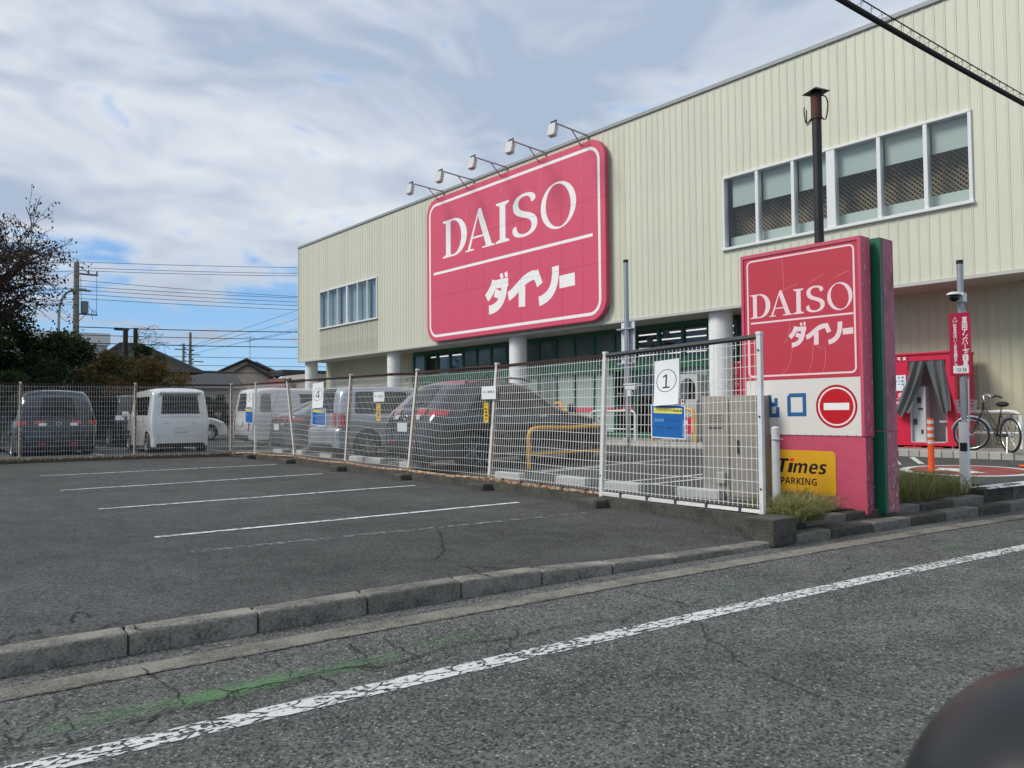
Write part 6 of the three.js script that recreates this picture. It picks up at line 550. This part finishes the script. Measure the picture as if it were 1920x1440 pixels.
{ // utility pole with transformer
  const o = thing('utility_pole', 'concrete utility pole with crossarms and transformer at left', 'utility pole', [9.36, 0, -50.35]); part('shaft', cyl(.2, .14, 10.0, 0, 0, 0, 14), M.poleConc, o); const st = std([.16, .15, .13], .7); const bk = []; part('crossarm', [rb(-.1, 1.1, 9.32, 9.42, -.05, .05, .01)], st, o); part('crossarm', [rb(-.05, 1.1, 7.02, 7.1, -.05, .05, .01)], st, o); part('crossarm', [rb(-.3, .75, 8.38, 8.45, -.04, .04, .01)], st, o); part('crossarm_brace', [bar([.15, 9.8, 0], [.7, 9.4, 0], .025), bar([.1, 6.6, 0], [.5, 7.05, 0], .02)], st, o);
  for (const [x, y] of [[.05, 10.05], [.3, 9.72], [.62, 9.55], [1.05, 9.5]]) part('insulator', cyl(.05, .035, .16, x, y - .06, 0, 8), std([.12, .11, .1], .3), o); part('transformer', [cyl(.2, .2, .62, .42, 7.12, .05, 14)], std([.16, .17, .17], .5), o); part('transformer_lid', cyl(.215, .19, .06, .42, 7.74, .05, 14), std([.13, .14, .14], .5), o); part('drop_lead', [tube([[.62, 7.6, 0], [.8, 7.3, 0], [.95, 7.15, 0]], .015, 8, 4), tube([[1.05, 9.35, 0], [1.05, 8.2, 0], [1.05, 7.1, 0]], .012, 8, 4), tube([[.2, 9.2, .1], [.22, 8.4, .1], [.25, 7.7, .1]], .012, 8, 4), tube([[1.05, 7.1, 0], [.95, 7.35, 0], [.8, 7.2, 0], [.85, 6.8, 0]], .014, 10, 4)], M.black, o, { stuff: true }); part('bands', [6.2, 6.9, 8.0, 8.6, 9.2].map((y) => cyl(.19 - .004 * y, .19 - .004 * y, .06, 0, y, 0, 12)), st, o);
  const l = thing('street_lamp', 'grey street lamp with curved arm beside the utility pole', 'street lamp', [9.2, 0, -54.4]); part('column', tube([[0, 0, 0], [0, 4, 0], [0, 7.6, 0], [.12, 8.4, .1], [.45, 8.85, .3], [.9, 8.98, .55]], .085, 40, 10), std([.36, .37, .37], .5), l); part('lamp_head', rb(.75, 1.35, 8.9, 9.04, .4, .75, .05, 3), std([.4, .4, .4], .5), l);
  const f = thing('utility_pole', 'far utility pole with many insulators above the tiled house', 'utility pole', [25.6, 0, -82.2]); part('shaft', cyl(.22, .12, 9.6, 0, 0, 0, 10), M.poleConc, f); part('crossarm', [rb(-1.1, 1.2, 8.2, 8.3, -.05, .05, .01)], st, f); part('crossarm', [rb(-.5, 1.0, 7.3, 7.38, -.05, .05, .01)], st, f); part('side_post', cyl(.14, .12, 8.4, -.75, 0, .3, 8), M.poleConc, f); part('crossarm', [rb(-1.6, .3, 7.75, 7.85, .25, .35, .01)], st, f); part('crossarm', [rb(-.9, 1.3, 6.6, 6.7, -.05, .05, .01)], st, f); part('wire_clamp', [rb(-1.0, .9, 4.9, 5.0, -.05, .05, .01)], st, f); part('insulators', Array.from({ length: 18 }, (_, i) => cyl(.14, .14, .12, i % 2 ? .2 : -.55, 4.4 + i * .22, .05, 6)), M.dark, f, { stuff: true });
}
{ // overhead lines
  const line = (label, a, b, sag, r, grp) => { const p = []; for (let i = 0; i <= 16; i++) { const t = i / 16; p.push([lerp(a[0], b[0], t), lerp(a[1], b[1], t) - sag * 4 * t * (1 - t), lerp(a[2], b[2], t)]); } const m = part('overhead_wire', tube(p, r, 32, 4), M.cable, null); return tag(m, label, 'wire', grp); };
  const ORD = ['topmost', 'second from top', 'third from top', 'fourth from top', 'fifth from top', 'sixth from top', 'seventh from top', 'lowest']; const E = [44, -46]; const lab = 'thin black line strung from the left utility pole to behind the store', grp = 'lines running right from the utility pole';
  [[10.05, 13.2, .35], [9.72, 12.8, .4], [9.55, 12.6, .4], [9.0, 10.0, .5], [8.65, 10.2, .45], [8.45, 9.8, .45], [8.2, 9.4, .4], [7.95, 8.8, .3]].forEach(([a, b, s], i) => line(ORD[i] + ' of the thin lines strung right from the left utility pole', [9.5, a, -50.35], [E[0], b, E[1] + i * .3], s, .014, grp));
  const thick = 'black bundled cable crossing low over the house roofs', g2 = 'bundled cables over the roofs'; [[6.3, 7.75, .026], [5.85, 7.25, .020], [5.4, 6.65, .026], [4.75, 5.8, .016], [4.3, 5.1, .016], [3.9, 4.6, .022]].forEach(([a, b, r], i) => line(ORD[i] + ' of the black bundled cables crossing low over the roofs', [9.4, a, -50.2], [40, b, -48 - i * .3], .25, r, g2)); { const m = part('splice_box', rb(11.3, 12.1, 6.22, 6.38, -50.22, -50.02, .04), M.black, null); tag(m, 'small black splice box hanging on the bundled cable', 'splice box'); }
  const lab2 = 'thin black line running left from the utility pole behind the cherry tree', g3 = 'lines running left from the utility pole'; [[10.0, 9.2], [9.5, 8.3], [8.5, 7.6], [8.3, 7.2], [7.9, 6.6], [7.7, 6.2]].forEach(([a, b], i) => line(ORD[i] + ' of the lines running left from the pole behind the cherry tree', [9.2, a, -50.35], [-14, b, -56 - i], .5, .014, g3));
  const lab3 = 'thin service line rising to the right behind the store corner', g4 = 'service lines at the store corner'; [[[23.4, 7.0, -62.4], [31, 9.3, -52]], [[25.7, 8.2, -82], [44, 16, -76]], [[25.7, 8.0, -82], [44, 14.4, -76]], [[25.7, 7.4, -82], [44, 13, -76]]].forEach(([a, b], i) => line(ORD[i] + ' of the service lines rising right to the store corner', a, b, .15, .016, g4));
  line('thick black overhead cable bundle crossing the top right corner', [3.9, 5.3, -3.9], [16, 5.12, -3.2], .1, .040); line('thin messenger wire above the thick cable bundle', [3.9, 5.42, -3.9], [16, 5.20, -3.2], .08, .009);
  { const pts = []; for (let i = 0; i <= 400; i++) { const t = i / 400, a = i * .62; pts.push([lerp(5.5, 13, t), lerp(5.30, 5.17, t) - .1 * 4 * (.13 + .62 * t) * (.87 - .62 * t) + .035 + .06 * Math.cos(a), lerp(-3.81, -3.38, t) + .055 * Math.sin(a)]); } tag(part('lashing_wire', tube(pts, .0028, 1200, 3), M.cable, null), 'fine wire spiralled round the thick overhead cable bundle', 'wire'); }
}
{ // door mirror of the car the picture was taken from
  const o = thing('car_door_mirror', 'dark blurred car mirror edge in the bottom right corner', 'car mirror', [.679, .915, -.187]); const g = new THREE.SphereGeometry(1, 48, 32).scale(.14, .145, .12); part('housing', g, std([.012, .012, .013], .35), o); part('stem', bar([.02, -.02, .03], [.05, -.35, .12], .03, 10), M.black, o); }

scene.traverse((o) => { if (o.isMesh) { o.castShadow = true; o.receiveShadow = true; } });
renderer.render(scene, camera);
